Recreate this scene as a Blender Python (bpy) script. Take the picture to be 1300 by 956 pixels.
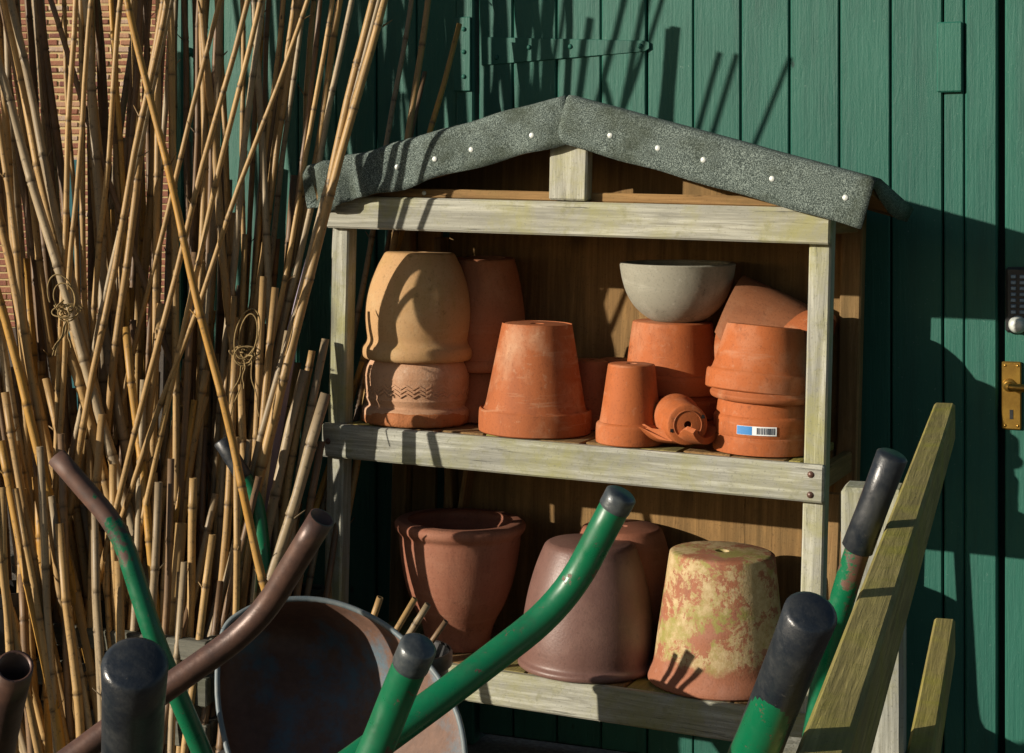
import bpy, bmesh, math, random
from mathutils import Vector, Matrix, Euler, Quaternion
random.seed(7)
R = math.radians
scene = bpy.context.scene
for o in list(bpy.data.objects): bpy.data.objects.remove(o, do_unlink=True)
col = scene.collection

# ------------------------------------------------------------------ camera, sky, sun, exposure
FPX, HOR, EYE = 2150.0, 265.0, 1.30            # focal length and horizon in photo pixels, eye height
TH = R(23)
cr = Vector((math.cos(TH), math.sin(TH), 0)); cd = Vector((-math.sin(TH), math.cos(TH), 0))
UD = 0.47                                       # shelf front stands this far from the green wall (wall face y=0)
CAM = Vector((0, -UD, 0)) - cr * (90 / FPX * 3.5) - cd * 3.5
CAM.z = EYE
cam = bpy.data.cameras.new('camera'); camo = bpy.data.objects.new('camera', cam); col.objects.link(camo)
cam.sensor_width = 36; cam.lens = FPX / 1300 * 36; cam.clip_end = 400; cam.clip_start = .05
cam.shift_y = -(478 - HOR) / 1300
camo.location = CAM; camo.rotation_euler = (R(90), 0, TH)
scene.camera = camo
SA, SB = 0.95, 0.375                            # shadow shift (sideways, down) per metre of depth
to_sun = Vector((-SA, -1, SB)).normalized()
el = math.asin(to_sun.z); az = math.atan2(to_sun.x, to_sun.y)
w = bpy.data.worlds.new('World'); scene.world = w; w.use_nodes = True
nt = w.node_tree; nt.nodes.clear()
sky = nt.nodes.new('ShaderNodeTexSky'); sky.sky_type = 'NISHITA'; sky.sun_disc = False
sky.sun_elevation = el; sky.sun_rotation = az % (2 * math.pi)
bg = nt.nodes.new('ShaderNodeBackground'); bg.inputs[1].default_value = 0.05
wo = nt.nodes.new('ShaderNodeOutputWorld')
nt.links.new(sky.outputs[0], bg.inputs[0]); nt.links.new(bg.outputs[0], wo.inputs[0])
sl = bpy.data.lights.new('sun', 'SUN'); sl.energy = 5.0; sl.angle = R(.5); sl.color = (1, .90, .76)
so = bpy.data.objects.new('sun', sl); col.objects.link(so); so.location = (-4, -5, 4)
so.rotation_euler = (-to_sun).to_track_quat('-Z', 'Y').to_euler()
scene.view_settings.view_transform = 'Standard'; scene.view_settings.look = 'None'
scene.view_settings.exposure = 0.32; scene.view_settings.gamma = 1

# ------------------------------------------------------------------ pixel helpers (photo pixels 1300x956)
def at(px, py, z):                              # point at camera depth z
    return CAM + z * (cd + (px - 650) / FPX * cr + Vector((0, 0, -(py - HOR) / FPX)))
def on_y(px, py, Y):                            # point on the vertical plane y=Y
    v = cd + (px - 650) / FPX * cr + Vector((0, 0, -(py - HOR) / FPX))
    return CAM + v * ((Y - CAM.y) / v.y)
def depth_of(p): return (p - CAM).dot(cd)
LEAN = R(1.45)
UO = Vector((-.02, -UD, 0)); UR = Matrix.Rotation(LEAN, 4, 'Y'); UM = Matrix.Translation(UO) @ UR
UI = UM.inverted()
def loc(px, py, v): return UI @ on_y(px, py, -UD + v)

# ------------------------------------------------------------------ node helpers
def new_mat(name):
    m = bpy.data.materials.new(name); m.use_nodes = True
    t = m.node_tree; b = t.nodes['Principled BSDF']
    return m, t, b
def lk(t, a, b): t.links.new(a, b)
def coords(t, stretch=(1, 1, 1), rnd=True):
    tc = t.nodes.new('ShaderNodeTexCoord'); out = tc.outputs['Object']
    if rnd:
        oi = t.nodes.new('ShaderNodeObjectInfo')
        mu = t.nodes.new('ShaderNodeVectorMath'); mu.operation = 'SCALE'
        mu.inputs[0].default_value = (17.3, 31.7, 23.1); lk(t, oi.outputs['Random'], mu.inputs['Scale'])
        ad = t.nodes.new('ShaderNodeVectorMath'); ad.operation = 'ADD'
        lk(t, out, ad.inputs[0]); lk(t, mu.outputs[0], ad.inputs[1]); out = ad.outputs[0]
    if stretch != (1, 1, 1):
        s = t.nodes.new('ShaderNodeVectorMath'); s.operation = 'MULTIPLY'; s.inputs[1].default_value = stretch
        lk(t, out, s.inputs[0]); out = s.outputs[0]
    return out
def noise(t, vec, scale, detail=5, rough=.6, dist=0):
    n = t.nodes.new('ShaderNodeTexNoise'); n.inputs['Scale'].default_value = scale
    n.inputs['Detail'].default_value = detail; n.inputs['Roughness'].default_value = rough
    n.inputs['Distortion'].default_value = dist
    lk(t, vec, n.inputs['Vector']); return n.outputs['Fac']
def ramp(t, fac, stops):
    r = t.nodes.new('ShaderNodeValToRGB'); e = r.color_ramp.elements
    while len(e) < len(stops): e.new(.5)
    for k, (p, c) in enumerate(stops):
        e[k].position = p
        e[k].color = (c, c, c, 1) if isinstance(c, (int, float)) else (*c, 1)
    lk(t, fac, r.inputs[0]); return r.outputs[0]
def mix(t, fac, a, b, mode='MIX'):
    m = t.nodes.new('ShaderNodeMix'); m.data_type = 'RGBA'; m.blend_type = mode
    for s, v in ((m.inputs[0], fac), (m.inputs[6], a), (m.inputs[7], b)):
        if isinstance(v, (int, float)): s.default_value = v if s is m.inputs[0] or s.type == 'VALUE' else (v, v, v, 1)
        elif isinstance(v, tuple): s.default_value = (*v, 1)
        else: lk(t, v, s)
    return m.outputs[2]
def math_(t, op, a, b=0.0):
    m = t.nodes.new('ShaderNodeMath'); m.operation = op
    for s, v in ((m.inputs[0], a), (m.inputs[1], b)):
        if isinstance(v, (int, float)): s.default_value = v
        else: lk(t, v, s)
    return m.outputs[0]
def bump(t, b, h, strength=.4, dist=.002):
    n = t.nodes.new('ShaderNodeBump'); n.inputs['Strength'].default_value = strength
    n.inputs['Distance'].default_value = dist; lk(t, h, n.inputs['Height'])
    lk(t, n.outputs[0], b.inputs['Normal'])
def orand(t): return t.nodes.new('ShaderNodeObjectInfo').outputs['Random']

# ------------------------------------------------------------------ materials
def wood(name, axis, base, dark, algae=(.30, .29, .085), alg=.62, rough=.85):
    m, t, b = new_mat(name)
    st = [1, 1, 1]; st[axis] = .045
    v = coords(t, tuple(st)); vo = coords(t)
    g = noise(t, v, 150, 9, .7, .8); g2 = noise(t, v, 30, 5, .65, 1.6); g3 = noise(t, v, 75, 6, .75, .5)
    c = mix(t, ramp(t, g, [(.34, 0), (.62, 1)]), dark, base)
    c = mix(t, ramp(t, g2, [(.36, .85), (.60, 0)]), c, tuple(x * .45 for x in base))
    pt = noise(t, vo, 6, 7, .7, .4)
    c = mix(t, ramp(t, pt, [(.46, 0), (.66, alg)]), c, algae)
    c = mix(t, ramp(t, noise(t, vo, 26, 6, .75), [(.56, 0), (.70, alg * .7)]), c, tuple(x * .55 for x in algae))
    crack = ramp(t, g3, [(.31, 1), (.36, 0)])
    c = mix(t, math_(t, 'MULTIPLY', crack, .8), c, tuple(x * .18 for x in base))
    vk = t.nodes.new('ShaderNodeTexVoronoi'); vk.inputs['Scale'].default_value = 6
    st2 = [1, 1, 1]; st2[axis] = .55
    lk(t, coords(t, tuple(st2)), vk.inputs['Vector'])
    kn = math_(t, 'ADD', vk.outputs['Distance'], math_(t, 'MULTIPLY', math_(t, 'SUBTRACT', g, .5), .06))
    c = mix(t, ramp(t, kn, [(.09, .9), (.20, 0)]), c, tuple(x * .28 for x in base))
    sp = noise(t, vo, 240, 2, .5)
    c = mix(t, ramp(t, sp, [(.62, 0), (.72, .5)]), c, tuple(x * .3 for x in base))
    rr = orand(t)
    c = mix(t, .8, c, mix(t, rr, (.78, .80, .80), (1.12, 1.1, 1.02)), 'MULTIPLY')
    lk(t, c, b.inputs['Base Color']); b.inputs['Roughness'].default_value = rough
    b.inputs['Specular IOR Level'].default_value = .25
    h = mix(t, .5, g, g2); h = mix(t, math_(t, 'MULTIPLY', crack, .8), h, (0, 0, 0))
    bump(t, b, h, .8, .003)
    return m
def terracotta(name, base, light, dark, pl=.5, pd=.5, rough=.75, bs=.25, extra=None, spec=.3):
    m, t, b = new_mat(name)
    v = coords(t); vs = coords(t, (1, 1, .35))
    n1 = noise(t, v, 9, 6, .62); n2 = noise(t, vs, 16, 6, .7, .4); n3 = noise(t, v, 220, 3, .6)
    n4 = noise(t, v, 42, 5, .7)
    c = mix(t, ramp(t, n1, [(.5, 0), (.72, pl)]), base, light)
    c = mix(t, ramp(t, n2, [(.5, 0), (.74, pd)]), c, dark)
    c = mix(t, ramp(t, n3, [(.33, .35), (.45, 0)]), c, tuple(x * .45 for x in base))
    c = mix(t, ramp(t, n4, [(.60, 0), (.72, pl * .8)]), c, light)
    n5 = noise(t, coords(t, (.3, .3, 2.2)), 17, 6, .7, .5)
    c = mix(t, ramp(t, n5, [(.57, 0), (.70, pl * .75)]), c, light)
    n6 = noise(t, v, 24, 8, .75)
    c = mix(t, ramp(t, n6, [(.60, 0), (.70, pd)]), c, tuple(x * .35 for x in dark))
    if extra: c = extra(t, v, c)
    lk(t, c, b.inputs['Base Color']); b.inputs['Roughness'].default_value = rough
    b.inputs['Specular IOR Level'].default_value = spec
    bump(t, b, mix(t, .45, n3, n4), bs, .0022)
    return m
def lichen(t, v, c):
    n = noise(t, v, 12, 12, .80, .2); n2 = noise(t, v, 70, 8, .8); n3 = noise(t, v, 9, 8, .7)
    sz = t.nodes.new('ShaderNodeSeparateXYZ'); tc = t.nodes.new('ShaderNodeTexCoord')
    lk(t, tc.outputs['Object'], sz.inputs[0])
    band = ramp(t, math_(t, 'ADD', sz.outputs['Z'], math_(t, 'MULTIPLY', n, .10)), [(.098, 0), (.118, 1)])
    l = mix(t, ramp(t, n2, [(.4, 0), (.62, 1)]), (.36, .27, .12), (.52, .42, .24))
    l = mix(t, ramp(t, n3, [(.48, 0), (.58, .9)]), l, (.24, .24, .055))
    f = mix(t, 1.0, ramp(t, n, [(.455, 0), (.495, .88)]), band, 'MULTIPLY')
    return mix(t, f, c, l)
def greenpaint():
    m, t, b = new_mat('green_paint')
    v = coords(t, (1, 1, .04)); vo = coords(t)
    g = noise(t, v, 120, 6, .65, .5); n = noise(t, vo, 6, 5, .6); f = noise(t, vo, 150, 3, .6)
    c = mix(t, n, (.012, .090, .064), (.021, .120, .088))
    c = mix(t, ramp(t, g, [(.58, 0), (.8, .35)]), c, (.010, .06, .045))
    c = mix(t, ramp(t, f, [(.68, 0), (.75, .6)]), c, (.13, .23, .19))
    sc = noise(t, coords(t, (1, 1, .12)), 60, 8, .8, 1.0)
    c = mix(t, ramp(t, sc, [(.66, 0), (.73, .5)]), c, (.05, .17, .135))
    dr = noise(t, coords(t, (1, 1, .10)), 14, 7, .7)
    c = mix(t, ramp(t, dr, [(.50, 0), (.72, .55)]), c, (.012, .05, .042))
    vk = t.nodes.new('ShaderNodeTexVoronoi'); vk.inputs['Scale'].default_value = 9
    lk(t, coords(t, (1, 1, .6)), vk.inputs['Vector'])
    c = mix(t, ramp(t, vk.outputs['Distance'], [(.03, .8), (.06, 0)]), c, (.008, .03, .025))
    c = mix(t, .6, c, mix(t, orand(t), (.8, .85, .85), (1.12, 1.1, 1.06)), 'MULTIPLY')
    lk(t, c, b.inputs['Base Color']); b.inputs['Roughness'].default_value = .55
    b.inputs['Specular IOR Level'].default_value = .3
    bump(t, b, mix(t, .45, g, noise(t, coords(t, (1, 1, .3)), 34, 7, .75, 1.8)), .9, .003)
    return m
def plainmat(name, c1, c2, scale=30, rough=.6, metal=0, spec=.4, bs=.15):
    m, t, b = new_mat(name); v = coords(t)
    n = noise(t, v, scale, 6, .65); f = noise(t, v, scale * 6, 3, .6)
    c = mix(t, ramp(t, n, [(.35, 0), (.65, 1)]), c1, c2)
    lk(t, c, b.inputs['Base Color']); b.inputs['Roughness'].default_value = rough
    b.inputs['Metallic'].default_value = metal; b.inputs['Specular IOR Level'].default_value = spec
    bump(t, b, f, bs, .001); return m
def tubepaint(name, edge):                      # green enamel worn to rust up to 'edge' metres from the grip end
    m, t, b = new_mat(name); v = coords(t)
    n = noise(t, v, 38, 7, .7); n2 = noise(t, v, 15, 4, .6)
    a = t.nodes.new('ShaderNodeAttribute'); a.attribute_name = 'along'
    d = math_(t, 'SUBTRACT', a.outputs['Fac'], math_(t, 'MULTIPLY', math_(t, 'SUBTRACT', n, .5), .45))
    near = ramp(t, math_(t, 'DIVIDE', d, max(edge, .001) * 2), [(.46, 1), (.54, 0)]) if edge > 0 else 0.0
    chips = ramp(t, noise(t, v, 48, 9, .78), [(.605, 0), (.625, 1)])
    f = mix(t, 1.0, chips, near, 'LIGHTEN')
    rust = mix(t, ramp(t, n2, [(.4, 0), (.6, 1)]), (.055, .030, .024), (.13, .062, .040))
    grn = mix(t, n2, (.0, .095, .038), (.003, .135, .056))
    grn = mix(t, ramp(t, noise(t, v, 22, 8, .75), [(.5, 0), (.68, .55)]), grn, (.018, .055, .03))
    lk(t, mix(t, f, grn, rust), b.inputs['Base Color'])
    lk(t, mix(t, f, ramp(t, n, [(.35, .24), (.65, .5)]), (.62, .62, .62)), b.inputs['Roughness'])
    bump(t, b, mix(t, .5, f, n), .25, -.0008); return m
def bamboo(name, c1, c2, c3):
    m, t, b = new_mat(name)
    v = coords(t, (1, 1, .03)); vo = coords(t)
    g = noise(t, v, 130, 5, .6); n = noise(t, vo, 9, 4, .6); s = noise(t, vo, 90, 4, .7)
    c = mix(t, orand(t), c1, c2)
    c = mix(t, ramp(t, n, [(.4, 0), (.68, .8)]), c, c3)
    c = mix(t, ramp(t, g, [(.5, 0), (.75, .5)]), c, tuple(x * .4 for x in c1))
    c = mix(t, ramp(t, s, [(.56, 0), (.70, .7)]), c, (.07, .05, .03))
    c = mix(t, ramp(t, noise(t, coords(t, (1, 1, .3)), 34, 7, .75), [(.56, 0), (.70, .35)]), c, (.20, .17, .13))
    a = t.nodes.new('ShaderNodeAttribute'); a.attribute_name = 'node'
    c = mix(t, math_(t, 'MULTIPLY', a.outputs['Fac'], .85), c, (.055, .035, .02))
    lk(t, c, b.inputs['Base Color']); b.inputs['Roughness'].default_value = .5
    b.inputs['Specular IOR Level'].default_value = .35
    bump(t, b, g, .3, .001); return m
M = {}
WB, WD = (.52, .52, .455), (.23, .225, .185)
for k, ax in (('x', 0), ('y', 1), ('z', 2)):
    M['wood' + k] = wood('weathered_wood_' + k, ax, WB, WD)
    M['brown' + k] = wood('brown_wood_' + k, ax, (.33, .20, .085), (.19, .105, .04), (.14, .11, .04), .4)
    M['alg' + k] = wood('algae_wood_' + k, ax, (.38, .32, .12), (.16, .135, .045), (.26, .25, .035), .8)
    M['grey' + k] = wood('old_grey_wood_' + k, ax, (.15, .15, .13), (.07, .07, .06), (.08, .09, .05), .5)
M['ply'] = wood('plywood_back', 2, (.29, .17, .065), (.20, .115, .045), (.13, .09, .04), .5)
M['terra'] = terracotta('terracotta_orange', (.37, .102, .028), (.46, .25, .15), (.18, .056, .022), .5, .6)
M['terra_worn'] = terracotta('terracotta_worn', (.33, .098, .032), (.46, .27, .16), (.18, .056, .025), .75, .6)
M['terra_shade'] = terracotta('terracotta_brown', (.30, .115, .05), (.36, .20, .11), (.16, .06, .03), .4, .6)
M['buff'] = terracotta('clay_buff', (.43, .255, .115), (.48, .35, .19), (.30, .20, .055), .6, .6)
def embossed(t, v, c): return c
M['pink'] = terracotta('clay_pink', (.46, .26, .15), (.58, .42, .30), (.34, .14, .06), .8, .6, bs=.5)
M['flake'] = terracotta('clay_flaking', (.36, .13, .045), (.44, .24, .12), (.10, .045, .02), .5, .8, bs=1.0)
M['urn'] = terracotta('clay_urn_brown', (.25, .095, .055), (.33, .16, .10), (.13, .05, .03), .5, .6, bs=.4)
M['purple'] = terracotta('glazed_purple_brown', (.155, .082, .066), (.23, .135, .105), (.09, .045, .034), .5, .5, .45, .35, spec=.5)
M['moss'] = terracotta('clay_with_lichen', (.30, .115, .06), (.36, .20, .15), (.18, .08, .055), .5, .5, extra=lichen, bs=.5)
M['concrete'] = terracotta('bowl_grey', (.27, .26, .205), (.43, .42, .35), (.14, .14, .105), .7, .7)
M['green'] = greenpaint()
M['gap'] = plainmat('dark_backing', (.006, .02, .017), (.01, .03, .025), 20, .8)
M['enamel'] = tubepaint('green_enamel', 0); M['enamelA'] = tubepaint('green_enamel_worn', .17); M['enamelE'] = tubepaint('green_enamel_flaking', .15)
M['rust'] = plainmat('rusty_tube', (.060, .034, .028), (.135, .070, .048), 22, .42, .25, .5, .3)
def gripmat():
    m, t, b = new_mat('black_rubber'); v = coords(t); n = noise(t, v, 34, 8, .75); f = noise(t, v, 150, 4, .7)
    c = mix(t, ramp(t, n, [(.42, 0), (.68, 1)]), (.012, .016, .022), (.034, .037, .038))
    c = mix(t, ramp(t, f, [(.66, 0), (.74, .5)]), c, (.09, .085, .075))
    lk(t, c, b.inputs['Base Color']); lk(t, ramp(t, n, [(.35, .26), (.65, .58)]), b.inputs['Roughness']); bump(t, b, f, .3, .0012); return m
M['grip'] = gripmat()
M['cap'] = plainmat('grey_cap', (.03, .04, .05), (.09, .10, .10), 60, .35, .2, .5, .2)
M['bluetray'] = plainmat('blue_tray_paint', (.035, .075, .105), (.075, .065, .055), 9, .55, 0, .4, .3)
M['trayrust'] = plainmat('tray_inside_rust', (.045, .028, .020), (.11, .06, .04), 14, .8, 0, .2, .6)
M['brass'] = plainmat('brass', (.42, .25, .05), (.30, .17, .035), 30, .35, .8, .5, .15)
M['keypad'] = plainmat('keypad_black', (.012, .012, .014), (.03, .03, .03), 40, .4, .2, .5, .1)
M['button'] = plainmat('keypad_button', (.10, .16, .24), (.16, .22, .30), 40, .3, .6)
M['zinc'] = plainmat('nail_zinc', (.42, .46, .43), (.66, .69, .65), 160, .5, .2)
M['rubber'] = plainmat('tyre_rubber', (.012, .012, .012), (.03, .028, .025), 30, .8)
M['plastic'] = plainmat('black_plastic', (.012, .012, .013), (.03, .03, .03), 30, .45)
M['lilac'] = plainmat('lilac_plastic', (.25, .21, .29), (.33, .28, .35), 10, .5)
M['teal'] = plainmat('teal_paint', (.03, .13, .15), (.04, .17, .19), 20, .6)
M['twine'] = plainmat('jute_twine', (.20, .13, .05), (.32, .23, .10), 150, .9)
M['white'] = plainmat('sticker_white', (.72, .74, .74), (.80, .81, .81), 40, .5)
M['blue'] = plainmat('sticker_blue', (.03, .18, .45), (.04, .21, .50), 40, .5)
M['ink'] = plainmat('sticker_ink', (.02, .03, .05), (.04, .05, .07), 40, .5)
M['mortar'] = plainmat('lime_mortar', (.68, .53, .26), (.56, .43, .21), 12, .95)
CANE = {'tan': bamboo('bamboo_tan', (.47, .30, .115), (.33, .20, .075), (.30, .195, .085)),
        'grey': bamboo('bamboo_grey', (.41, .32, .195), (.25, .185, .105), (.23, .175, .11)),
        'gold': bamboo('bamboo_golden', (.46, .25, .045), (.40, .21, .04), (.34, .20, .06)),
        'dark': bamboo('bamboo_dark', (.17, .10, .05), (.23, .14, .07), (.11, .075, .05))}
def brickmat():
    m, t, b = new_mat('red_brick'); v = coords(t)
    c = ramp(t, orand(t), [(0, (.22, .09, .07)), (.25, (.34, .14, .08)), (.55, (.44, .23, .13)), (.8, (.50, .31, .19)), (1, (.56, .44, .33))])
    n = noise(t, v, 14, 5, .7); c = mix(t, ramp(t, n, [(.5, 0), (.7, .6)]), c, (.42, .25, .14))
    gp = t.nodes.new('ShaderNodeNewGeometry')
    c = mix(t, .5, c, mix(t, gp.outputs['Random Per Island'], (.7, .6, .75), (1.35, 1.25, 1.15)), 'MULTIPLY')
    lk(t, c, b.inputs['Base Color']); b.inputs['Roughness'].default_value = .9
    bump(t, b, noise(t, v, 40, 5), .5, .01); return m
M['brick'] = brickmat()
def feltmat():
    m, t, b = new_mat('mineral_roof_felt'); v = coords(t)
    s = noise(t, v, 480, 2, .8); n = noise(t, v, 9, 5, .65)
    c = ramp(t, s, [(.37, (.018, .028, .026)), (.50, (.085, .112, .100)), (.66, (.30, .36, .325))])
    c = mix(t, ramp(t, n, [(.46, 0), (.66, .7)]), c, (.035, .045, .026))
    c = mix(t, ramp(t, noise(t, v, 30, 8, .75), [(.58, 0), (.70, .6)]), c, (.018, .022, .018))
    lk(t, c, b.inputs['Base Color']); b.inputs['Roughness'].default_value = .9
    b.inputs['Specular IOR Level'].default_value = .3
    bump(t, b, s, .7, .002); return m
M['felt'] = feltmat()
def groundmat():
    m, t, b = new_mat('yard_ground'); v = coords(t, rnd=False)
    n = noise(t, v, 3, 7, .65); f = noise(t, v, 70, 4, .7)
    c = mix(t, n, (.085, .065, .045), (.15, .12, .085)); c = mix(t, ramp(t, f, [(.45, 0), (.65, .7)]), c, (.22, .19, .14))
    lk(t, c, b.inputs['Base Color']); b.inputs['Roughness'].default_value = .95
    bump(t, b, f, .8, .01); return m
M['ground'] = groundmat()

# ------------------------------------------------------------------ object helpers
def tag(o, label=None, cat=None, group=None, kind=None):
    if label: o['label'] = label
    if cat: o['category'] = cat
    if group: o['group'] = group
    if kind: o['kind'] = kind
    return o
def link(name, me, mat=None, parent=None, mw=None):
    if mat is not None and not me.materials: me.materials.append(mat)
    o = bpy.data.objects.new(name, me); col.objects.link(o)
    if parent: o.parent = parent
    if mw is not None: o.matrix_local = mw
    return o
def empty(name, mw=Matrix()):
    o = bpy.data.objects.new(name, None); col.objects.link(o); o.matrix_world = mw; o.empty_display_size = .1; return o
def bm_mesh(bm, name, smooth=False):
    bmesh.ops.recalc_face_normals(bm, faces=bm.faces)
    me = bpy.data.meshes.new(name); bm.to_mesh(me); bm.free()
    if smooth: me.polygons.foreach_set('use_smooth', [True] * len(me.polygons))
    return me
def box_mesh(sx, sy, sz, bev=.003, jit=0, name='box'):
    bm = bmesh.new(); bmesh.ops.create_cube(bm, size=1)
    for v_ in bm.verts:
        v_.co = Vector((v_.co.x * sx, v_.co.y * sy, v_.co.z * sz))
        if jit: v_.co += Vector([random.uniform(-jit, jit) for _ in range(3)])
    if bev: bmesh.ops.bevel(bm, geom=bm.edges[:], offset=bev, segments=1, affect='EDGES')
    return bm_mesh(bm, name)
def box(name, a, b, mat, parent=None, bev=.003, jit=0, rot=None):
    a = Vector(a); b = Vector(b); c = (a + b) / 2; s = b - a
    me = box_mesh(abs(s.x), abs(s.y), abs(s.z), min(bev, min(abs(s.x), abs(s.y), abs(s.z)) * .3), jit, name)
    m = Matrix.Translation(c)
    if rot is not None: m = m @ Euler(rot).to_matrix().to_4x4()
    return link(name, me, mat, parent, m)
def bar(name, p, q, sx, sy, mat, parent=None, up=Vector((0, 0, 1)), bev=.003):    # box along p->q (local x), sx = width, sy = height
    p = Vector(p); q = Vector(q); d = (q - p); L = d.length; d.normalize()
    side = up.cross(d).normalized(); u = d.cross(side)
    m = Matrix((d, side, u)).transposed().to_4x4(); m.translation = (p + q) / 2
    return link(name, box_mesh(L, sx, sy, bev, 0, name), mat, parent, m)
def lathe_mesh(prof, n=56, a0=0, a1=2 * math.pi, closed=True, wob=.0, jag=None, name='lathe'):
    """prof: closed loop list of (r,z); swept about z. jag: function(i_profile, frac)->angle shift for broken pieces"""
    bm = bmesh.new(); full = abs(a1 - a0 - 2 * math.pi) < 1e-6
    ph = random.uniform(0, 6.28); rings = []
    cols = n if full else n + 1
    for i in range(cols):
        ring = []
        for k, (r, z) in enumerate(prof):
            a = a0 + (a1 - a0) * i / n
            if jag and not full: a += jag(k, i / n, z)
            rr = r * (1 + wob * math.sin(2 * a + ph) + wob * .5 * math.sin(3 * a + 2 * ph))
            ring.append(bm.verts.new((rr * math.cos(a), rr * math.sin(a), z + wob * .25 * r * math.sin(a * 2 + 1.3 * ph))))
        rings.append(ring)
    P = len(prof)
    for i in range(n):
        A = rings[i]; B = rings[(i + 1) % cols]
        for k in range(P if closed else P - 1):
            bm.faces.new((A[k], A[(k + 1) % P], B[(k + 1) % P], B[k]))
    if not full:
        for ring in (rings[0], rings[-1]):
            try: bm.faces.new(ring)
            except ValueError: pass
    bmesh.ops.remove_doubles(bm, verts=bm.verts, dist=1e-6)
    me = bm_mesh(bm, name, True)
    return me
def smooth_prof(pts, sub=3, sharp=()):
    """Catmull-Rom through an open list of (r,z)"""
    out = []
    for i in range(len(pts) - 1):
        p0 = pts[max(i - 1, 0)]; p1 = pts[i]; p2 = pts[i + 1]; p3 = pts[min(i + 2, len(pts) - 1)]
        if math.hypot(p2[0] - p1[0], p2[1] - p1[1]) < .006: out.append(p1); continue
        for s in range(sub):
            u = s / sub
            out.append(tuple(.5 * (2 * b_ + (c_ - a_) * u + (2 * a_ - 5 * b_ + 4 * c_ - d_) * u * u + (3 * b_ - a_ - 3 * c_ + d_) * u ** 3)
                             for a_, b_, c_, d_ in zip(p0, p1, p2, p3)))
    out.append(pts[-1]); return out
def shade_auto(o, ang=35):
    me = o.data
    bm = bmesh.new(); bm.from_mesh(me)
    for e in bm.edges:
        if len(e.link_faces) == 2: e.smooth = e.calc_face_angle(0) < R(ang)
    bm.to_mesh(me); bm.free()
def tube_mesh(pts, rad, n=20, fillet=.06, cap=True, hollow=0.0, name='tube', t0=0.0):
    """round tube through pts with rounded bends; 'along' attribute in metres from the first point"""
    P = [Vector(p) for p in pts]; path = [P[0]]
    for i in range(1, len(P) - 1):
        a = P[i - 1]; b = P[i]; c = P[i + 1]
        f = min(fillet, (a - b).length * .48, (c - b).length * .48)
        s = b + (a - b).normalized() * f; e = b + (c - b).normalized() * f
        for k in range(9):
            u = k / 8; path.append(s * (1 - u) ** 2 + b * 2 * u * (1 - u) + e * u * u)
    path.append(P[-1])
    fine = [path[0]]
    for a, b in zip(path, path[1:]):
        k = max(1, int((b - a).length / .03)); fine += [a.lerp(b, (j + 1) / k) for j in range(k)]
    path = fine
    bm = bmesh.new(); lay = bm.verts.layers.float.new('along'); rings = []; L = t0
    T = (path[1] - path[0]).normalized(); N_ = T.orthogonal().normalized()
    for i, p in enumerate(path):
        T2 = (path[min(i + 1, len(path) - 1)] - path[max(i - 1, 0)]).normalized()
        q = T.rotation_difference(T2); N_ = q @ N_; T = T2; B_ = T.cross(N_)
        if i: L += (p - path[i - 1]).length
        r = rad(L - t0) if callable(rad) else rad
        ring = []
        for k in range(n):
            a = 2 * math.pi * k / n
            vv = bm.verts.new(p + (N_ * math.cos(a) + B_ * math.sin(a)) * r); vv[lay] = L; ring.append(vv)
        rings.append(ring)
    for A, B in zip(rings, rings[1:]):
        for k in range(n): bm.faces.new((A[k], A[(k + 1) % n], B[(k + 1) % n], B[k]))
    def capring(ring, outward, hol):
        c = sum((v_.co for v_ in ring), Vector()) / n
        if hol:
            inner = [bm.verts.new(c + (v_.co - c) * hol) for v_ in ring]
            deep = [bm.verts.new(c + (v_.co - c) * hol - outward * .12) for v_ in ring]
            for k in range(n):
                bm.faces.new((ring[k], ring[(k + 1) % n], inner[(k + 1) % n], inner[k]))
                bm.faces.new((inner[k], inner[(k + 1) % n], deep[(k + 1) % n], deep[k]))
            bm.faces.new(deep)
        else:
            r0 = (ring[0].co - c).length
            in1 = [bm.verts.new(c + (v_.co - c) * .80 + outward * r0 * .16) for v_ in ring]
            for k in range(n): bm.faces.new((ring[k], ring[(k + 1) % n], in1[(k + 1) % n], in1[k]))
            bm.faces.new(in1)
    if cap:
        capring(rings[0], (path[0] - path[1]).normalized(), hollow); capring(rings[-1], (path[-1] - path[-2]).normalized(), 0)
    me = bm_mesh(bm, name, True); return me

# ------------------------------------------------------------------ ground
bm = bmesh.new(); bmesh.ops.create_grid(bm, x_segments=2, y_segments=2, size=60)
tag(link('ground', bm_mesh(bm, 'ground'), M['ground']), kind='structure')

# ------------------------------------------------------------------ brick wall far behind the canes
BZ = 18.5
bc = at(100, 265, BZ); bc.z = 0
bwall = empty('brick_wall', Matrix.Translation(bc) @ Matrix.Rotation(TH, 4, 'Z'))
tag(bwall, 'sunlit red brick wall with pale mortar, seen between the canes', 'wall')
box('mortar', (-6, .012, 0), (3.2, .3, 5.2), M['mortar'], bwall, 0)
bme = [box_mesh(.205, .05, .054, .008, .006, 'brick') for _ in range(6)]
for m_ in bme: m_.materials.append(M['brick'])
cells = []
for j in range(68):
    off = .1125 * (j % 2)
    for i in range(-26, 14):
        x = i * .225 + off; z = .04 + j * .075
        p = bwall.matrix_world @ Vector((x, 0, z)); q = p - CAM
        px = 650 + FPX * q.dot(cr) / q.dot(cd); py = HOR - FPX * q.z / q.dot(cd)
        near = (0 if 50 < px < 190 else 1, abs(px - 115) * 1.6 + abs(py - 150))
        cells.append((near, x, z))
cells.sort()
for k, (nn, x, z) in enumerate(cells[:290]):
    link('brick', bme[k % 6], None, bwall, Matrix.Translation((x + random.uniform(-.004, .004), .025 + random.uniform(-.006, .004), z)))
bm = bmesh.new()
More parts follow.
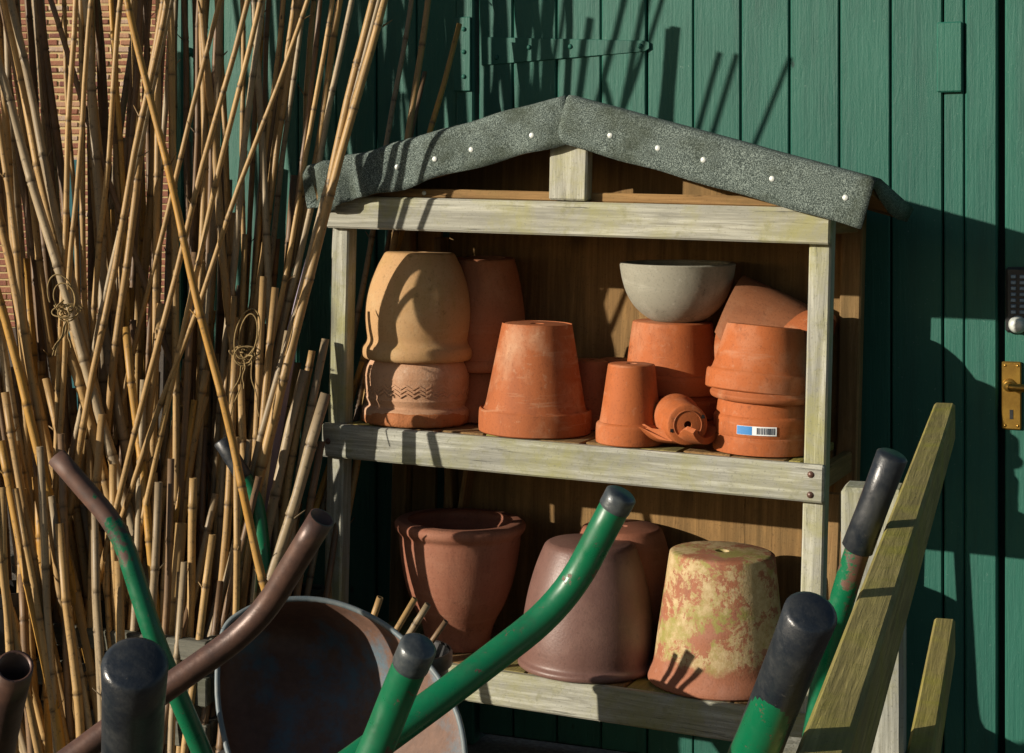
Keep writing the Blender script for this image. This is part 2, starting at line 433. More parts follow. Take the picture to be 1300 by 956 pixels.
for nn, x, z in cells[290:]:
    bmesh.ops.create_cube(bm, size=1, matrix=Matrix.Translation((x, .025 + random.uniform(-.006, .004), z)) @ Matrix.Diagonal((.205, .05, .054, 1)))
tag(link('brickwork', bm_mesh(bm, 'brickwork'), M['brick'], bwall), kind='stuff')

# ------------------------------------------------------------------ green boarded shed wall and doors
WH = 2.45
def boards(parent, edges, y=0, z0=.03, z1=WH, gapw=.0035):
    for a, b in zip(edges, edges[1:]):
        dy = random.uniform(-.0025, .0025)
        box('board', (a + gapw / 2, y + dy, z0), (b - gapw / 2, y + .022 + dy, z1), M['green'], parent, .0028)
wall = tag(empty('shed_wall'), 'dark green boarded shed wall behind the cane bundle', 'wall')
box('backing', (-1.288, .026, 0), (-.462, .10, WH), M['gap'], wall, 0)
boards(wall, [-1.288 + k * .1119 for k in range(8)], 0.004)
box('jamb', (-.503, -.010, 0), (-.456, .03, WH), M['green'], wall, .004)
hp = box('hinge_plate', (-.507, -.0175, 1.585), (-.461, -.0112, 1.765), M['green'], wall, .002)
for z in (1.62, 1.68, 1.735):
    me = lathe_mesh([(0.0001, 0), (.006, 0), (.005, .003), (.0001, .004)], 12, closed=False)
    link('screw', me, M['green'], wall, Matrix.Translation((-.478, -.0175, z)) @ Matrix.Rotation(R(90), 4, 'X'))
box('corner_post', (-1.335, -.012, 0), (-1.29, .10, WH), M['green'], wall, .004)
link('knob', lathe_mesh(smooth_prof([(.0001, -.012), (.011, -.007), (.015, 0), (.010, .011), (.0001, .014)]), 16, closed=False), M['green'], wall, Matrix.Translation(on_y(240, 67, -.012)))

door = tag(empty('shed_door', Matrix.Translation((-.448, 0, 0))), 'wide green boarded shed door with a long strap hinge behind the felt roof', 'door')
def shift(xs, o): return [x - o for x in xs]
e = [-.448, -.357] + [-.357 + .1127 * k for k in range(1, 10)]
e = [x for x in e if x < .66] + [.657]
e = sorted(set(round(x, 4) for x in e))
e = [x for k, x in enumerate(e) if k == 0 or x - e[k - 1] > .03]
boards(door, shift(e, -.448), 0.002)
box('backing', (0.002, .026, .02), (.657 + .448, .06, WH), M['gap'], door, 0)
# tapering strap hinge
bm = bmesh.new()
pts = [(.010, 1.716), (.010, 1.647), (.425, 1.6655), (.437, 1.672), (.437, 1.686), (.427, 1.691)]
f_ = [bm.verts.new((x, -.0035, z)) for x, z in pts]; g_ = [bm.verts.new((x, .0005, z)) for x, z in pts]
bm.faces.new(f_); bm.faces.new(g_[::-1])
for k in range(len(pts)): bm.faces.new((f_[k], f_[(k + 1) % 6], g_[(k + 1) % 6], g_[k]))
bmesh.ops.bevel(bm, geom=bm.edges[:], offset=.001, segments=1, affect='EDGES')
strap = link('strap_hinge', bm_mesh(bm, 'strap'), M['green'], door)
for x, z in ((.135, 1.686), (.24, 1.684), (.415, 1.6785), (.05, 1.665)):
    link('screw', lathe_mesh([(0.0001, 0), (.0065, 0), (.005, .0028), (.0001, .0035)], 12, closed=False), M['green'], strap,
         Matrix.Translation((x, -.0036, z)) @ Matrix.Rotation(R(90), 4, 'X'))
box('lock_cover', (.646 + .448, -.014, 1.552), (.7 + .448, -.0012, 1.704), M['green'], door, .003)
frame = tag(empty('door_frame', Matrix.Translation((.66, 0, 0))), 'green door post between the wide shed door and the side door', 'door frame')
box('board', (.0, .0, 0), (.042, .04, WH), M['green'], frame, .003)
box('board', (.0445, -.003, 0), (.112, .04, WH), M['green'], frame, .004)
box('backing', (0, .042, 0), (.125, .08, WH), M['gap'], frame, 0)
sd = tag(empty('side_door', Matrix.Translation((.786, 0, 0))), 'green boarded side door with a keypad lock and brass lever handle', 'door')
boards(sd, [0, .11, .222, .335, .448, .56, .672, .785], .0)
box('backing', (.0, .026, .02), (.785, .06, WH), M['gap'], sd, 0)
kp = box('keypad', (.004, -.020, 1.036), (.056, -.001, 1.176), M['keypad'], sd, .007)
for r_ in range(7):
    for c_ in range(2):
        box('button', (-.014 + c_ * .018, -.0135, .046 - r_ * .0125), (-.003 + c_ * .018, -.0095, .0535 - r_ * .0125), M['button'], kp, .001)
link('knob', lathe_mesh(smooth_prof([(.0001, .026), (.012, .024), (.017, .012), (.019, 0)]), 24, closed=False), M['zinc'], kp, Matrix.Translation((0, -.0096, -.052)) @ Matrix.Rotation(R(90), 4, 'X'))
hd = box('handle_plate', (-.004, -.0095, .829), (.036, -.0015, .974), M['brass'], sd, .003)
link('lever', tube_mesh([(-.004, -.004, .022), (-.004, -.045, .022), (.12, -.05, .018)], .0085, 14, .014, True), M['brass'], hd)
link('rose', lathe_mesh([(0.0001, .007), (.012, .006), (.0145, 0)], 20, closed=False), M['brass'], hd, Matrix.Translation((-.004, -.004, .022)) @ Matrix.Rotation(R(90), 4, 'X'))
box('keyhole', (-.0035, -.0052, -.050), (.0035, -.0042, -.030), M['keypad'], hd, 0)
for z in (-.064, .064):
    for x in (-.013, .013):
        link('screw', lathe_mesh([(0.0001, .0018), (.003, .001), (.0035, 0)], 8, closed=False), M['brass'], hd, Matrix.Translation((x, -.004, z)) @ Matrix.Rotation(R(90), 4, 'X'))

# ------------------------------------------------------------------ the potting shelf unit with a felted gable roof
un = empty('plant_pot_shelf', UM)
tag(un, 'weathered timber pot shelf with a grey felted gable roof against the green doors', 'shelf')
XL, XR, DEP = -.617, .502, .38
def leg_z(x): return x * math.tan(LEAN) + .002
for x0, x1, y0, y1, mt in ((XL + .002, -.572, .022, .064, 'woodz'), (.456, XR - .002, .022, .064, 'woodz'), (XL + .004, -.575, .338, DEP, 'brownz'), (.452, XR - .004, .338, DEP, 'brownz')):
    box('post', (x0, y0, leg_z((x0 + x1) / 2)), (x1, y1, 1.312), M[mt], un, .004)
box('top_beam', (XL, 0, 1.243), (XR, .0215, 1.314), M['woodx'], un, .004)
box('tie_beam', (XL + .01, .024, 1.3145), (XR - .008, .062, 1.334), M['brownx'], un, .002)
box('shelf_rail', (XL, 0, .737), (XR, .0215, .811), M['woodx'], un, .004)
box('bottom_rail', (XL, 0, .245), (XR, .0215, .318), M['woodx'], un, .004)
kg = box('king_post', (-.088, -.006, 1.3165), (-.004, .030, 1.462), M['woodz'], un, .004)
for x, z in ((.476, .792), (.476, .752), (-.600, .772)):
    link('bolt', lathe_mesh([(0.0001, .003), (.006, .002), (.007, 0)], 10, closed=False), M['rust'], un, Matrix.Translation((x, 0, z)) @ Matrix.Rotation(R(90), 4, 'X'))
for x, z in ((-.39, 1.3245), (.40, 1.3245)):
    link('screw', lathe_mesh([(0.0001, .002), (.0045, .0015), (.005, 0)], 10, closed=False), M['zinc'], un, Matrix.Translation((x, .024, z)) @ Matrix.Rotation(R(90), 4, 'X'))
for zz in (.811, .318):
    k = 0; x = XL + .048
    while x < XR - .05:
        wd = min(random.uniform(.105, .118), XR - .047 - x)
        f0 = random.choice((.0225, .0225, .028, .045)) if zz > .5 else .0225
        box('shelf_board', (x, f0, zz - .016), (x + wd - .006, .335, zz + random.uniform(-.0008, .0008)), M['browny'] if k % 3 else M['algy'], un, .002)
        x += wd; k += 1
    for xs in (XL + .014, XR - .036):
        box('shelf_bearer', (xs, .066, zz - .062), (xs + .022, .336, zz - .0175), M['browny'], un, .003)
    box('back_rail', (XL + .05, .34, zz - .075), (XR - .055, .36, zz - .0175), M['brownx'], un, .003)
# back boards: open at the far left
bx_ = [-.571, -.487, .451]
for a, b in zip(bx_, bx_[1:]):
    dy = random.uniform(0, .002)
    box('back_board', (a + .0008, .362 + dy, .735), (b - (.0008 if b > -.40 else .022), .376 + dy, 1.305), M['ply'], un, .001)
    box('back_board', (a + .0008, .363 + dy, .30), (b - (.0008 if b > -.40 else .022), .377 + dy, .732), M['ply'], un, .001)
bar('back_brace', (-.50, .352, 1.22), (-.44, .352, .40), .018, .055, M['brownx'], un, Vector((0, 1, 0)))
bar('back_brace', (-.40, .345, .77), (-.46, .345, .33), .012, .045, M['brownx'], un, Vector((0, 1, 0)))
for xs in (XL + .012, XR - .038):
    box('side_rail', (xs, .066, 1.262), (xs + .026, .336, 1.31), M['browny'], un, .003)
bar('side_brace', (.474, .20, .318), (.474, .235, .72), .03, .014, M['brownx'], un, Vector((0, 1, 0)))
bm = bmesh.new()
gp_ = [(-.56, 1.3125), (.44, 1.3125), (.44, 1.352), (-.048, 1.476), (-.56, 1.352)]
f_ = [bm.verts.new((x, .16, z)) for x, z in gp_]; g_ = [bm.verts.new((x, .169, z)) for x, z in gp_]
bm.faces.new(f_); bm.faces.new(g_[::-1])
for k in range(5): bm.faces.new((f_[k], f_[(k + 1) % 5], g_[(k + 1) % 5], g_[k]))
link('gable_board', bm_mesh(bm, 'gable_board'), M['ply'], un)
box('added_light_block', (XL + .05, .0225, 1.298), (XR - .05, .361, 1.3115), M['brownx'], un, .001)  # unseen board added to stop sun reaching the back boards through the gable
# roof: boards, gable back, and the two felt sheets wrapped over the front edge
PK = (-.048, 1.533)
def roof_half(s, tip):
    L = math.hypot(tip[0] - PK[0], tip[1] - PK[1]); ang = math.atan2(tip[1] - PK[1], abs(tip[0] - PK[0]))
    d = Vector((s * math.cos(ang), 0, math.sin(ang))); n_ = Vector((-s * math.sin(ang) , 0, math.cos(ang))); n_ = Vector((s * -math.sin(ang), 0, math.cos(ang)))
    o0 = Vector((PK[0], 0, PK[1]))
    # roof board under the felt
    q = o0 + d * (L * .5) - n_ * .017
    m = Matrix((d, Vector((0, 1, 0)), n_ if d.cross(Vector((0, 1, 0))).dot(n_) > 0 else -n_)).transposed().to_4x4()
    m = m @ Matrix.Rotation(0, 4, 'X'); m.translation = q + Vector((0, .19, -.030))
    m = Matrix.Translation(m.translation) @ Matrix.Rotation(-.151, 4, 'X') @ Matrix.Translation(-m.translation) @ m
    link('roof_board', box_mesh(L - .03, .40, .014, .002), M['brownx'], un, m)
    m2 = Matrix((d, Vector((0, 1, 0)), n_ if d.cross(Vector((0, 1, 0))).dot(n_) > 0 else -n_)).transposed().to_4x4(); m2.translation = o0 + d * (L * .5 + .004) - n_ * .060 + Vector((0, -.006, 0))
    link('fascia_board', box_mesh(L - .040, .018, .066, .002), M['brownx'], un, m2)
    # felt sheet: rows across (back -> front edge -> down the front), columns along the slope
    rows = [(.40, .0), (.30, .0), (.2, .0), (.1, .0), (.02, .0), (-.010, -.001), (-.0185, -.006), (-.021, -.018), (-.0215, -.04), (-.021, -.065), (-.0215, -.088), (-.0205, -.100)]
    n = 44; bm = bmesh.new(); G = []; T = []
    rr = random.Random(5 if s > 0 else 11)
    ph = [rr.uniform(0, 6.28) for _ in range(6)]
    for i in range(n + 1):
        u = i / n; g = []; tt = []
        for k, (y, h) in enumerate(rows):
            fr = max(0, (k - 4) / 7)                     # how far down the front
            p = o0 + d * (.0035 + u * (L - .0035)) + n_ * (h + .002) + Vector((0, y, 0))
            if s < 0: p = p
            wv = .0035 * math.sin(u * 17 + ph[0] + k * .35) + .0025 * math.sin(u * 31 + ph[1] - k * .6) + .002 * math.sin(u * 7 + ph[2])
            crum = max(0, (u - .68) / .32) if s < 0 else 0
            wv *= .8 if s < 0 else .18
            wv += crum * (.013 * math.sin(u * 46 + k * .5) + .008 * math.sin(u * 83 - k * .8))
            if k >= 5: p.y -= .004 + wv * (.4 + fr) + crum * .004
            p += n_ * (wv * .35)
            if fr > .99: p += n_ * ((.003 if s < 0 else .0012) * math.sin(u * 23 + ph[3]) + crum * .008 * math.sin(u * 40))
            if y > .02: p.z -= .058 * (y - .02) / .38
            # square cut end: pull the lower corner inwards
            g.append(bm.verts.new(p)); 
        G.append(g)
    for i in range(n):
        for k in range(len(rows) - 1): bm.faces.new((G[i][k], G[i + 1][k], G[i + 1][k + 1], G[i][k + 1]))
    # end flap folded down over the eave edge
    E_ = []
    for k, (y, h) in enumerate(rows[:7]):
        b0 = G[n][k].co
        E_.append(bm.verts.new(b0 - n_ * (.030 + .012 * math.sin(k)) - d * .006))
    for k in range(6): bm.faces.new((G[n][k], G[n][k + 1], E_[k + 1], E_[k]))
    bmesh.ops.recalc_face_normals(bm, faces=bm.faces)
    me = bm_mesh(bm, 'roof_felt', True); fo = link('roof_felt', me, M['felt'], un)
    md = fo.modifiers.new('thick', 'SOLIDIFY'); md.thickness = .003; md.offset = 0
    return fo, o0, d, n_, L
feltR = roof_half(1, (.592, 1.371)); feltL = roof_half(-1, (-.668, 1.371))
nail = lathe_mesh([(0.0001, .0017), (.0045, .0015), (.0055, .0009), (.006, 0)], 14, closed=False); nail.materials.append(M['zinc'])
for fo, lst in ((feltL[0], [(553, 202), (598, 190), (676, 172), (717, 163), (503, 212)]), (feltR[0], [(774, 172), (835, 188), (893, 203), (980, 227), (1073, 251)])):
    for px, py in lst:
        p = loc(px, py, -.0275)
        # sit on the felt surface
        best = min(fo.data.vertices, key=lambda v_: (v_.co.x - p.x) ** 2 + (v_.co.z - p.z) ** 2 + (0 if v_.co.y < -.012 else 9))
        p.y = best.co.y - .0016
        link('nail', nail, None, fo, Matrix.Translation(p) @ Matrix.Rotation(R(90), 4, 'X'))

# ------------------------------------------------------------------ pots
SH, SL = .812, .319
TEMP = []
def unit_place(x, v, z, rot=(0, 0, 0)):
    return UM @ Matrix.Translation((x, v, z)) @ Euler(rot).to_matrix().to_4x4()
def scale_at(cx, v, z):
    p = UM @ Vector((loc(cx, 500, v).x, v, z)); return depth_of(p) / FPX
def inverted(prof, th, hole):
    """closed section of an upside-down pot from outer profile (r,z) bottom->top"""
    top = prof[-1]; h = top[1]
    outer = list(prof) + [(hole, h)]
    inner = [(hole, h - th)] + [(max(r - th, hole + .001), min(z, h - th)) for r, z in reversed(prof) if z < h - th * .5] 
    return outer + inner
def upright(prof, th, floor):
    inner = [(max(r - th, .002), max(z, floor)) for r, z in reversed(prof) if z > floor] + [(.0005, floor)]
    return [(.0005, 0)] + list(prof) + inner
def pot(name, label, cat, cx, ybase, v, shelf, h0, prof, mat, th=8, hole=9, rot=(0, 0, 0), up=False, sub=3, wob=.009, group=None, floor=10, ang=32):
    x = loc(cx, ybase, v).x; s = scale_at(cx, v, shelf)
    pr = smooth_prof([(r * s, z * s) for r, z in prof], sub)
    sec = upright(pr, th * s, floor * s) if up else inverted(pr, th * s, hole * s)
    me = lathe_mesh(sec, 64, wob=wob, name=name); o = link(name, me, mat)
    shade_auto(o, ang)
    o.matrix_world = unit_place(x, v, shelf + h0 * s + .001, (rot[0], rot[1], random.uniform(0, 6.28) if rot[2] == 0 else rot[2]))
    tag(o, label, cat, group); return o, s, x
RIM = lambda r0, h, r1, top, rt: [(r0 - 2, 0), (r0, 1.5), (r0 + .5, h * .5), (r0, h - 2), (r0 - 1.5, h), (r1, h + 1.5), ((r1 * .6 + rt * .4), h + (top - h) * .4), (rt + 1.2, top - 5), (rt - .5, top - 1.2), (rt - 4, top)]
# upper shelf, left pair
pk, s_, x_ = pot('decorated_pot', 'pinkish upside-down pot with an embossed band and flaking rim, under the buff pot', 'plant pot', 528, 540, .13, SH, 0,
    [(63, 0), (67, 2), (68, 10), (67, 18), (62, 22), (62.5, 26), (64, 29), (65.2, 32), (64.6, 34), (66, 52), (66, 57), (66.4, 59), (66, 61), (64, 70), (59, 79), (52, 90), (47, 100), (45, 104)], M['pink'])
# flaking rim of the pot and its embossed motifs
rim = lathe_mesh(inverted([(66.5 * s_, .0), (69.3 * s_, .003), (69.5 * s_, .016), (68.3 * s_, .0295), (66 * s_, .031)], .006, 61 * s_), 64, wob=.006)
ro = link('rim', rim, M['flake'], pk); dm = ro.modifiers.new('d', 'DISPLACE')
tx = bpy.data.textures.new('flake', 'CLOUDS'); tx.noise_scale = .02; dm.texture = tx; dm.strength = .005; dm.texture_coords = 'LOCAL'
sb = ro.modifiers.new('s', 'SUBSURF'); sb.levels = sb.render_levels = 1
ro.modifiers.move(1, 0); ro.name = 'rim'
bm = bmesh.new()
for k in range(26):                                        # zig-zag frieze
    a = k / 26 * 6.283; da = 6.283 / 26
    for (a0, z0, a1, z1) in ((a, 37, a + da / 2, 42), (a + da / 2, 42, a + da, 37), (a, 42, a + da / 2, 47), (a + da / 2, 47, a + da, 42), (a, 47, a + da / 2, 52), (a + da / 2, 52, a + da, 47)):
        r_ = 65.6 * s_
        p = Vector((r_ * math.cos(a0), r_ * math.sin(a0), z0 * s_)); q = Vector((r_ * math.cos(a1), r_ * math.sin(a1), z1 * s_))
        d = (q - p); Ln = d.length; d.normalize(); nn = Vector((math.cos((a0 + a1) / 2), math.sin((a0 + a1) / 2), 0)); sd_ = nn.cross(d).normalized()
        mm = Matrix((d * Ln, sd_ * .0030, nn * .0016)).transposed().to_4x4(); mm.translation = (p + q) / 2
        bmesh.ops.create_cube(bm, size=1, matrix=mm)
tag(link('frieze', bm_mesh(bm, 'frieze'), M['pink'], pk), kind='stuff')
pot('buff_pot', 'tall yellowish buff pot upside down on the embossed pot', 'plant pot', 528, 540, .13, SH, 80,
    [(66, 0), (69, 3), (70, 9), (69, 15), (65.5, 20), (64, 26), (65.8, 38), (67, 54), (65.8, 74), (61.5, 94), (54, 114), (46.5, 129), (43.5, 133.5), (40, 135)], M['buff'], wob=.008)
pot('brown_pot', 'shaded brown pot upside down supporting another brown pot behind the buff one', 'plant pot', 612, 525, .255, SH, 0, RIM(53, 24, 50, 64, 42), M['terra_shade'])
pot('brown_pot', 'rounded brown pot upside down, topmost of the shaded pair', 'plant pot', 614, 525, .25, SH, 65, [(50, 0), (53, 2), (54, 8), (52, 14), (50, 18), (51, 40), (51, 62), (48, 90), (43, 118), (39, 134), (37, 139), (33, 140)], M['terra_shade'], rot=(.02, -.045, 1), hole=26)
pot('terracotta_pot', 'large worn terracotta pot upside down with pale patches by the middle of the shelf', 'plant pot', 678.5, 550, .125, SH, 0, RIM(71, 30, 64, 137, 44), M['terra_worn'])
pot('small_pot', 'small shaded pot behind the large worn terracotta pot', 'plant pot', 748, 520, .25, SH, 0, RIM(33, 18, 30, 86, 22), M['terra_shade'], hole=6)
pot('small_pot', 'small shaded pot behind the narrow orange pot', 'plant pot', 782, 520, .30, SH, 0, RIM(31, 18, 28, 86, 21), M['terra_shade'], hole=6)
sp, s6, x6 = pot('small_pot', 'narrow bright orange pot upside down with a white scuff on its rim', 'plant pot', 799.5, 555, .075, SH, 0, RIM(43, 26, 39, 101, 29), M['terra'], hole=7)
# centre stack with the grey bowl
G_ = 'stack of orange pots under the grey bowl'
pot('terracotta_pot', 'orange pot upside down at the bottom of the stack under the grey bowl', 'plant pot', 852, 535, .242, SH, 0, RIM(61, 23, 57, 84, 50), M['terra'], group=G_)
pot('terracotta_pot', 'orange pot upside down in the middle of the stack under the grey bowl', 'plant pot', 851, 535, .242, SH, 25, RIM(61.5, 23, 57, 84, 50), M['terra'], group=G_, rot=(0, .01, 0))
pot('terracotta_pot', 'orange pot upside down carrying the grey bowl', 'plant pot', 851, 535, .242, SH, 54, RIM(63, 24, 58.5, 90, 49.5), M['terra'], group=G_, hole=10)
pot('stone_bowl', 'round pale grey bowl standing on the stack of orange pots', 'bowl', 857, 535, .242, SH, 144, [(26, 0), (33, 2), (44, 9), (56, 21), (65, 37), (70.5, 55), (73, 70), (73.5, 73), (72.5, 74.5)], M['concrete'], th=6, up=True, floor=6, rot=(0, .025, 0))
# right stack
G_ = 'stack of pots by the right post'
bo, s9, x9 = pot('terracotta_pan', 'shallow orange pan upside down with a barcode sticker, lowest by the right post', 'plant pot', 968, 565, .125, SH, 0, [(60, 0), (63, 1), (63.4, 11), (63, 21), (62.2, 22.5), (63.0, 24), (63.2, 44), (62.2, 46), (60, 48), (58.5, 60), (57, 65), (53, 67)], M['terra'], group=G_)
pot('terracotta_saucer', 'cracked terracotta saucer tilted between the pan and the pot by the right post', 'saucer', 967, 565, .125, SH, 65, [(62, 0), (66, 2), (67.5, 7), (65, 10), (61, 16), (56, 22), (53, 24)], M['terra_worn'], group=G_, rot=(0, .03, 0))
pot('terracotta_pot', 'orange pot tipped slightly, upside down on top of the right stack', 'plant pot', 962, 565, .125, SH, 74, RIM(68, 25, 62, 84, 48), M['terra'], group=G_, rot=(-.10, -.02, 0), hole=9)
# sticker on the pan: bent plate following the surface
def sticker(a0, a1, z0, z1, r, mat, parent, name, th=.0006, n=10):
    bm = bmesh.new(); rows = []
    for i in range(n + 1):
        a = a0 + (a1 - a0) * i / n
        rows.append([bm.verts.new((rr * math.cos(a), rr * math.sin(a), z)) for rr, z in ((r, z0), (r + th, z0), (r + th, z1), (r, z1))])
    for A, B in zip(rows, rows[1:]):
        for k in range(4): bm.faces.new((A[k], A[(k + 1) % 4], B[(k + 1) % 4], B[k]))
    bm.faces.new(rows[0]); bm.faces.new(rows[-1][::-1])
    return link(name, bm_mesh(bm, name), mat, parent)
bo.matrix_world = unit_place(x9, .125, SH + .001, (0, 0, 0)); R9 = 64.3 * s9
# view azimuth of the pan: face the camera
va = math.atan2(*((CAM - bo.matrix_world.translation).yx)); 
st = sticker(va - .52, va + .26, 27 * s9, 38 * s9, R9, M['white'], bo, 'sticker'); st['label'] = 'white barcode sticker with a blue end'
sticker(va - .515, va - .21, 27.3 * s9, 37.7 * s9, R9 + .0003, M['blue'], st, 'blue_print')
k_ = va - .12
while k_ < va + .21:
    wd = random.uniform(.008, .02); sticker(k_, k_ + wd, 28.5 * s9, 36.5 * s9, R9 + .0004, M['ink'], st, 'barcode_line', n=1); k_ += wd + random.uniform(.008, .018)
# scuff on the narrow pot's rim
# broken terracotta behind, top right: supporting stack + two shards
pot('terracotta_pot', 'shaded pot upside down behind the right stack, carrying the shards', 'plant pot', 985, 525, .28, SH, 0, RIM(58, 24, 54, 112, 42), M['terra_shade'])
def jag(k, f, z): return .35 * math.sin(z * 55 + 1) * (1 if f < .5 else .6) * (abs(f - .5) * 2) ** 6
def shard(name, label, prof, s, a0, a1, mw, mat):
    pr = smooth_prof([(r * s, z * s) for r, z in prof], 3); th = 8 * s
    sec = pr + [(r - th, z) for r, z in reversed(pr)]
    me = lathe_mesh(sec, 34, a0, a1, True, .006, jag, name); o = link(name, me, mat); shade_auto(o, 35)
    o.matrix_world = mw; tag(o, label, 'pot shard'); return o
sS = scale_at(970, .26, SH)
def dirmat(zaxis, xhint):
    z = Vector(zaxis).normalized(); y = z.cross(Vector(xhint)).normalized(); x = y.cross(z)
    return Matrix((x, y, z)).transposed().to_4x4()
xs_ = loc(985, 420, .25).x
m_ = UM @ Matrix.Translation((xs_ - .012, .235, SH + 150 * sS)) @ dirmat((.80, -.10, .30), (0, -.35, 1))
shard('pot_shard', 'broken curved piece of terracotta lying on the pots by the right post', [(86, -62), (86, -42), (81.5, -40), (79, -18), (72, 20), (62, 66)], sS, -1.25, 1.0, m_ @ Matrix.Translation((-68 * sS, 0, 0)), M['terra_worn'])
m_ = UM @ Matrix.Translation((xs_ + .03, .27, SH + 166 * sS)) @ dirmat((.9, .1, -.30), (0, -.2, 1))
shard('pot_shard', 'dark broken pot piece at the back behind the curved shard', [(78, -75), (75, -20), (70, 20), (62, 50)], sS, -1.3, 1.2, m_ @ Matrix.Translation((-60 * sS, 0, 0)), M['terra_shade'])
# cradle-shaped shard and the tiny pot lying in it
sC = scale_at(860, .06, SH); xc = loc(858, 560, .062).x
ax = Vector((.93, -.30, .02)).normalized()
m_ = UM @ Matrix.Translation((xc - 4 * sC, .062, SH + 47.5 * sC)) @ dirmat(ax, (0, -.15, -1))
shard('pot_shard', 'half of a broken orange pot lying like a cradle on the shelf', [(46, -56), (46, -38), (43, -36), (41, 10), (38, 52)], sC, -.62, 1.25, m_, M['terra'])
pr = smooth_prof([(r * sC, z * sC) for r, z in RIM(31, 14, 29, 60, 25)], 3)
me = lathe_mesh(inverted(pr, 5 * sC, 5 * sC), 48, wob=.004); tp = link('tiny_pot', me, M['terra']); shade_auto(tp, 32)
m_ = UM @ Matrix.Translation(loc(857, 530, .095)) @ dirmat((.52, -.80, -.02), (0, 0, 1)); tp.matrix_world = m_
tag(tp, 'tiny orange pot lying on its side in the broken half pot, base hole showing', 'plant pot')
for a in (1.9, 5.2):
    bk = box('foot_mark', (-.0035, -.003, 0), (.0035, .003, .0008), M['keypad'], tp, 0)
    bk.matrix_local = Matrix.Translation((22 * sC * math.cos(a), 22 * sC * math.sin(a), 60.2 * sC))
rg = lathe_mesh([(17 * sC, 0), (19 * sC, 0), (19 * sC, .0012), (17 * sC, .0012)], 32)
link('base_ring', rg, M['terra_worn'], tp, Matrix.Translation((0, 0, 59.9 * sC)))
# lower shelf
pot('urn', 'open brown clay urn standing upright with a wide rolled rim', 'urn', 580, 840, .15, SL, 0,
    [(38, 0), (41, 2), (44, 20), (50, 36), (58.5, 52), (68, 78), (74, 106), (77, 130), (77.5, 140), (80, 144), (83, 148), (83.5, 154), (80, 158), (76, 159)], M['urn'], th=9, up=True, floor=14)
pot('purple_pot', 'purplish brown glazed pot upside down with a drainage hole, in front of a similar one', 'plant pot', 745, 850, .135, SL, 0,
    [(84, 0), (88, 2), (88.5, 7), (85, 11), (84, 16), (84.5, 34), (82, 62), (77, 92), (69, 122), (60, 146), (56, 153), (51, 156)], M['purple'], hole=7)
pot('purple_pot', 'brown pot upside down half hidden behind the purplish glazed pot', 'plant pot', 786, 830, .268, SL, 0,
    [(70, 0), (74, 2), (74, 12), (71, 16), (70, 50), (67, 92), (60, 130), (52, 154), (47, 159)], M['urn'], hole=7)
pot('lichen_pot', 'terracotta pot upside down covered in yellow-green and cream lichen', 'plant pot', 913, 855, .15, SL, 0,
    [(88, 0), (90, 2), (90, 8), (87, 16), (83, 26), (80, 50), (75, 90), (70, 130), (66.5, 158), (65, 163), (60, 165)], M['moss'], hole=9)

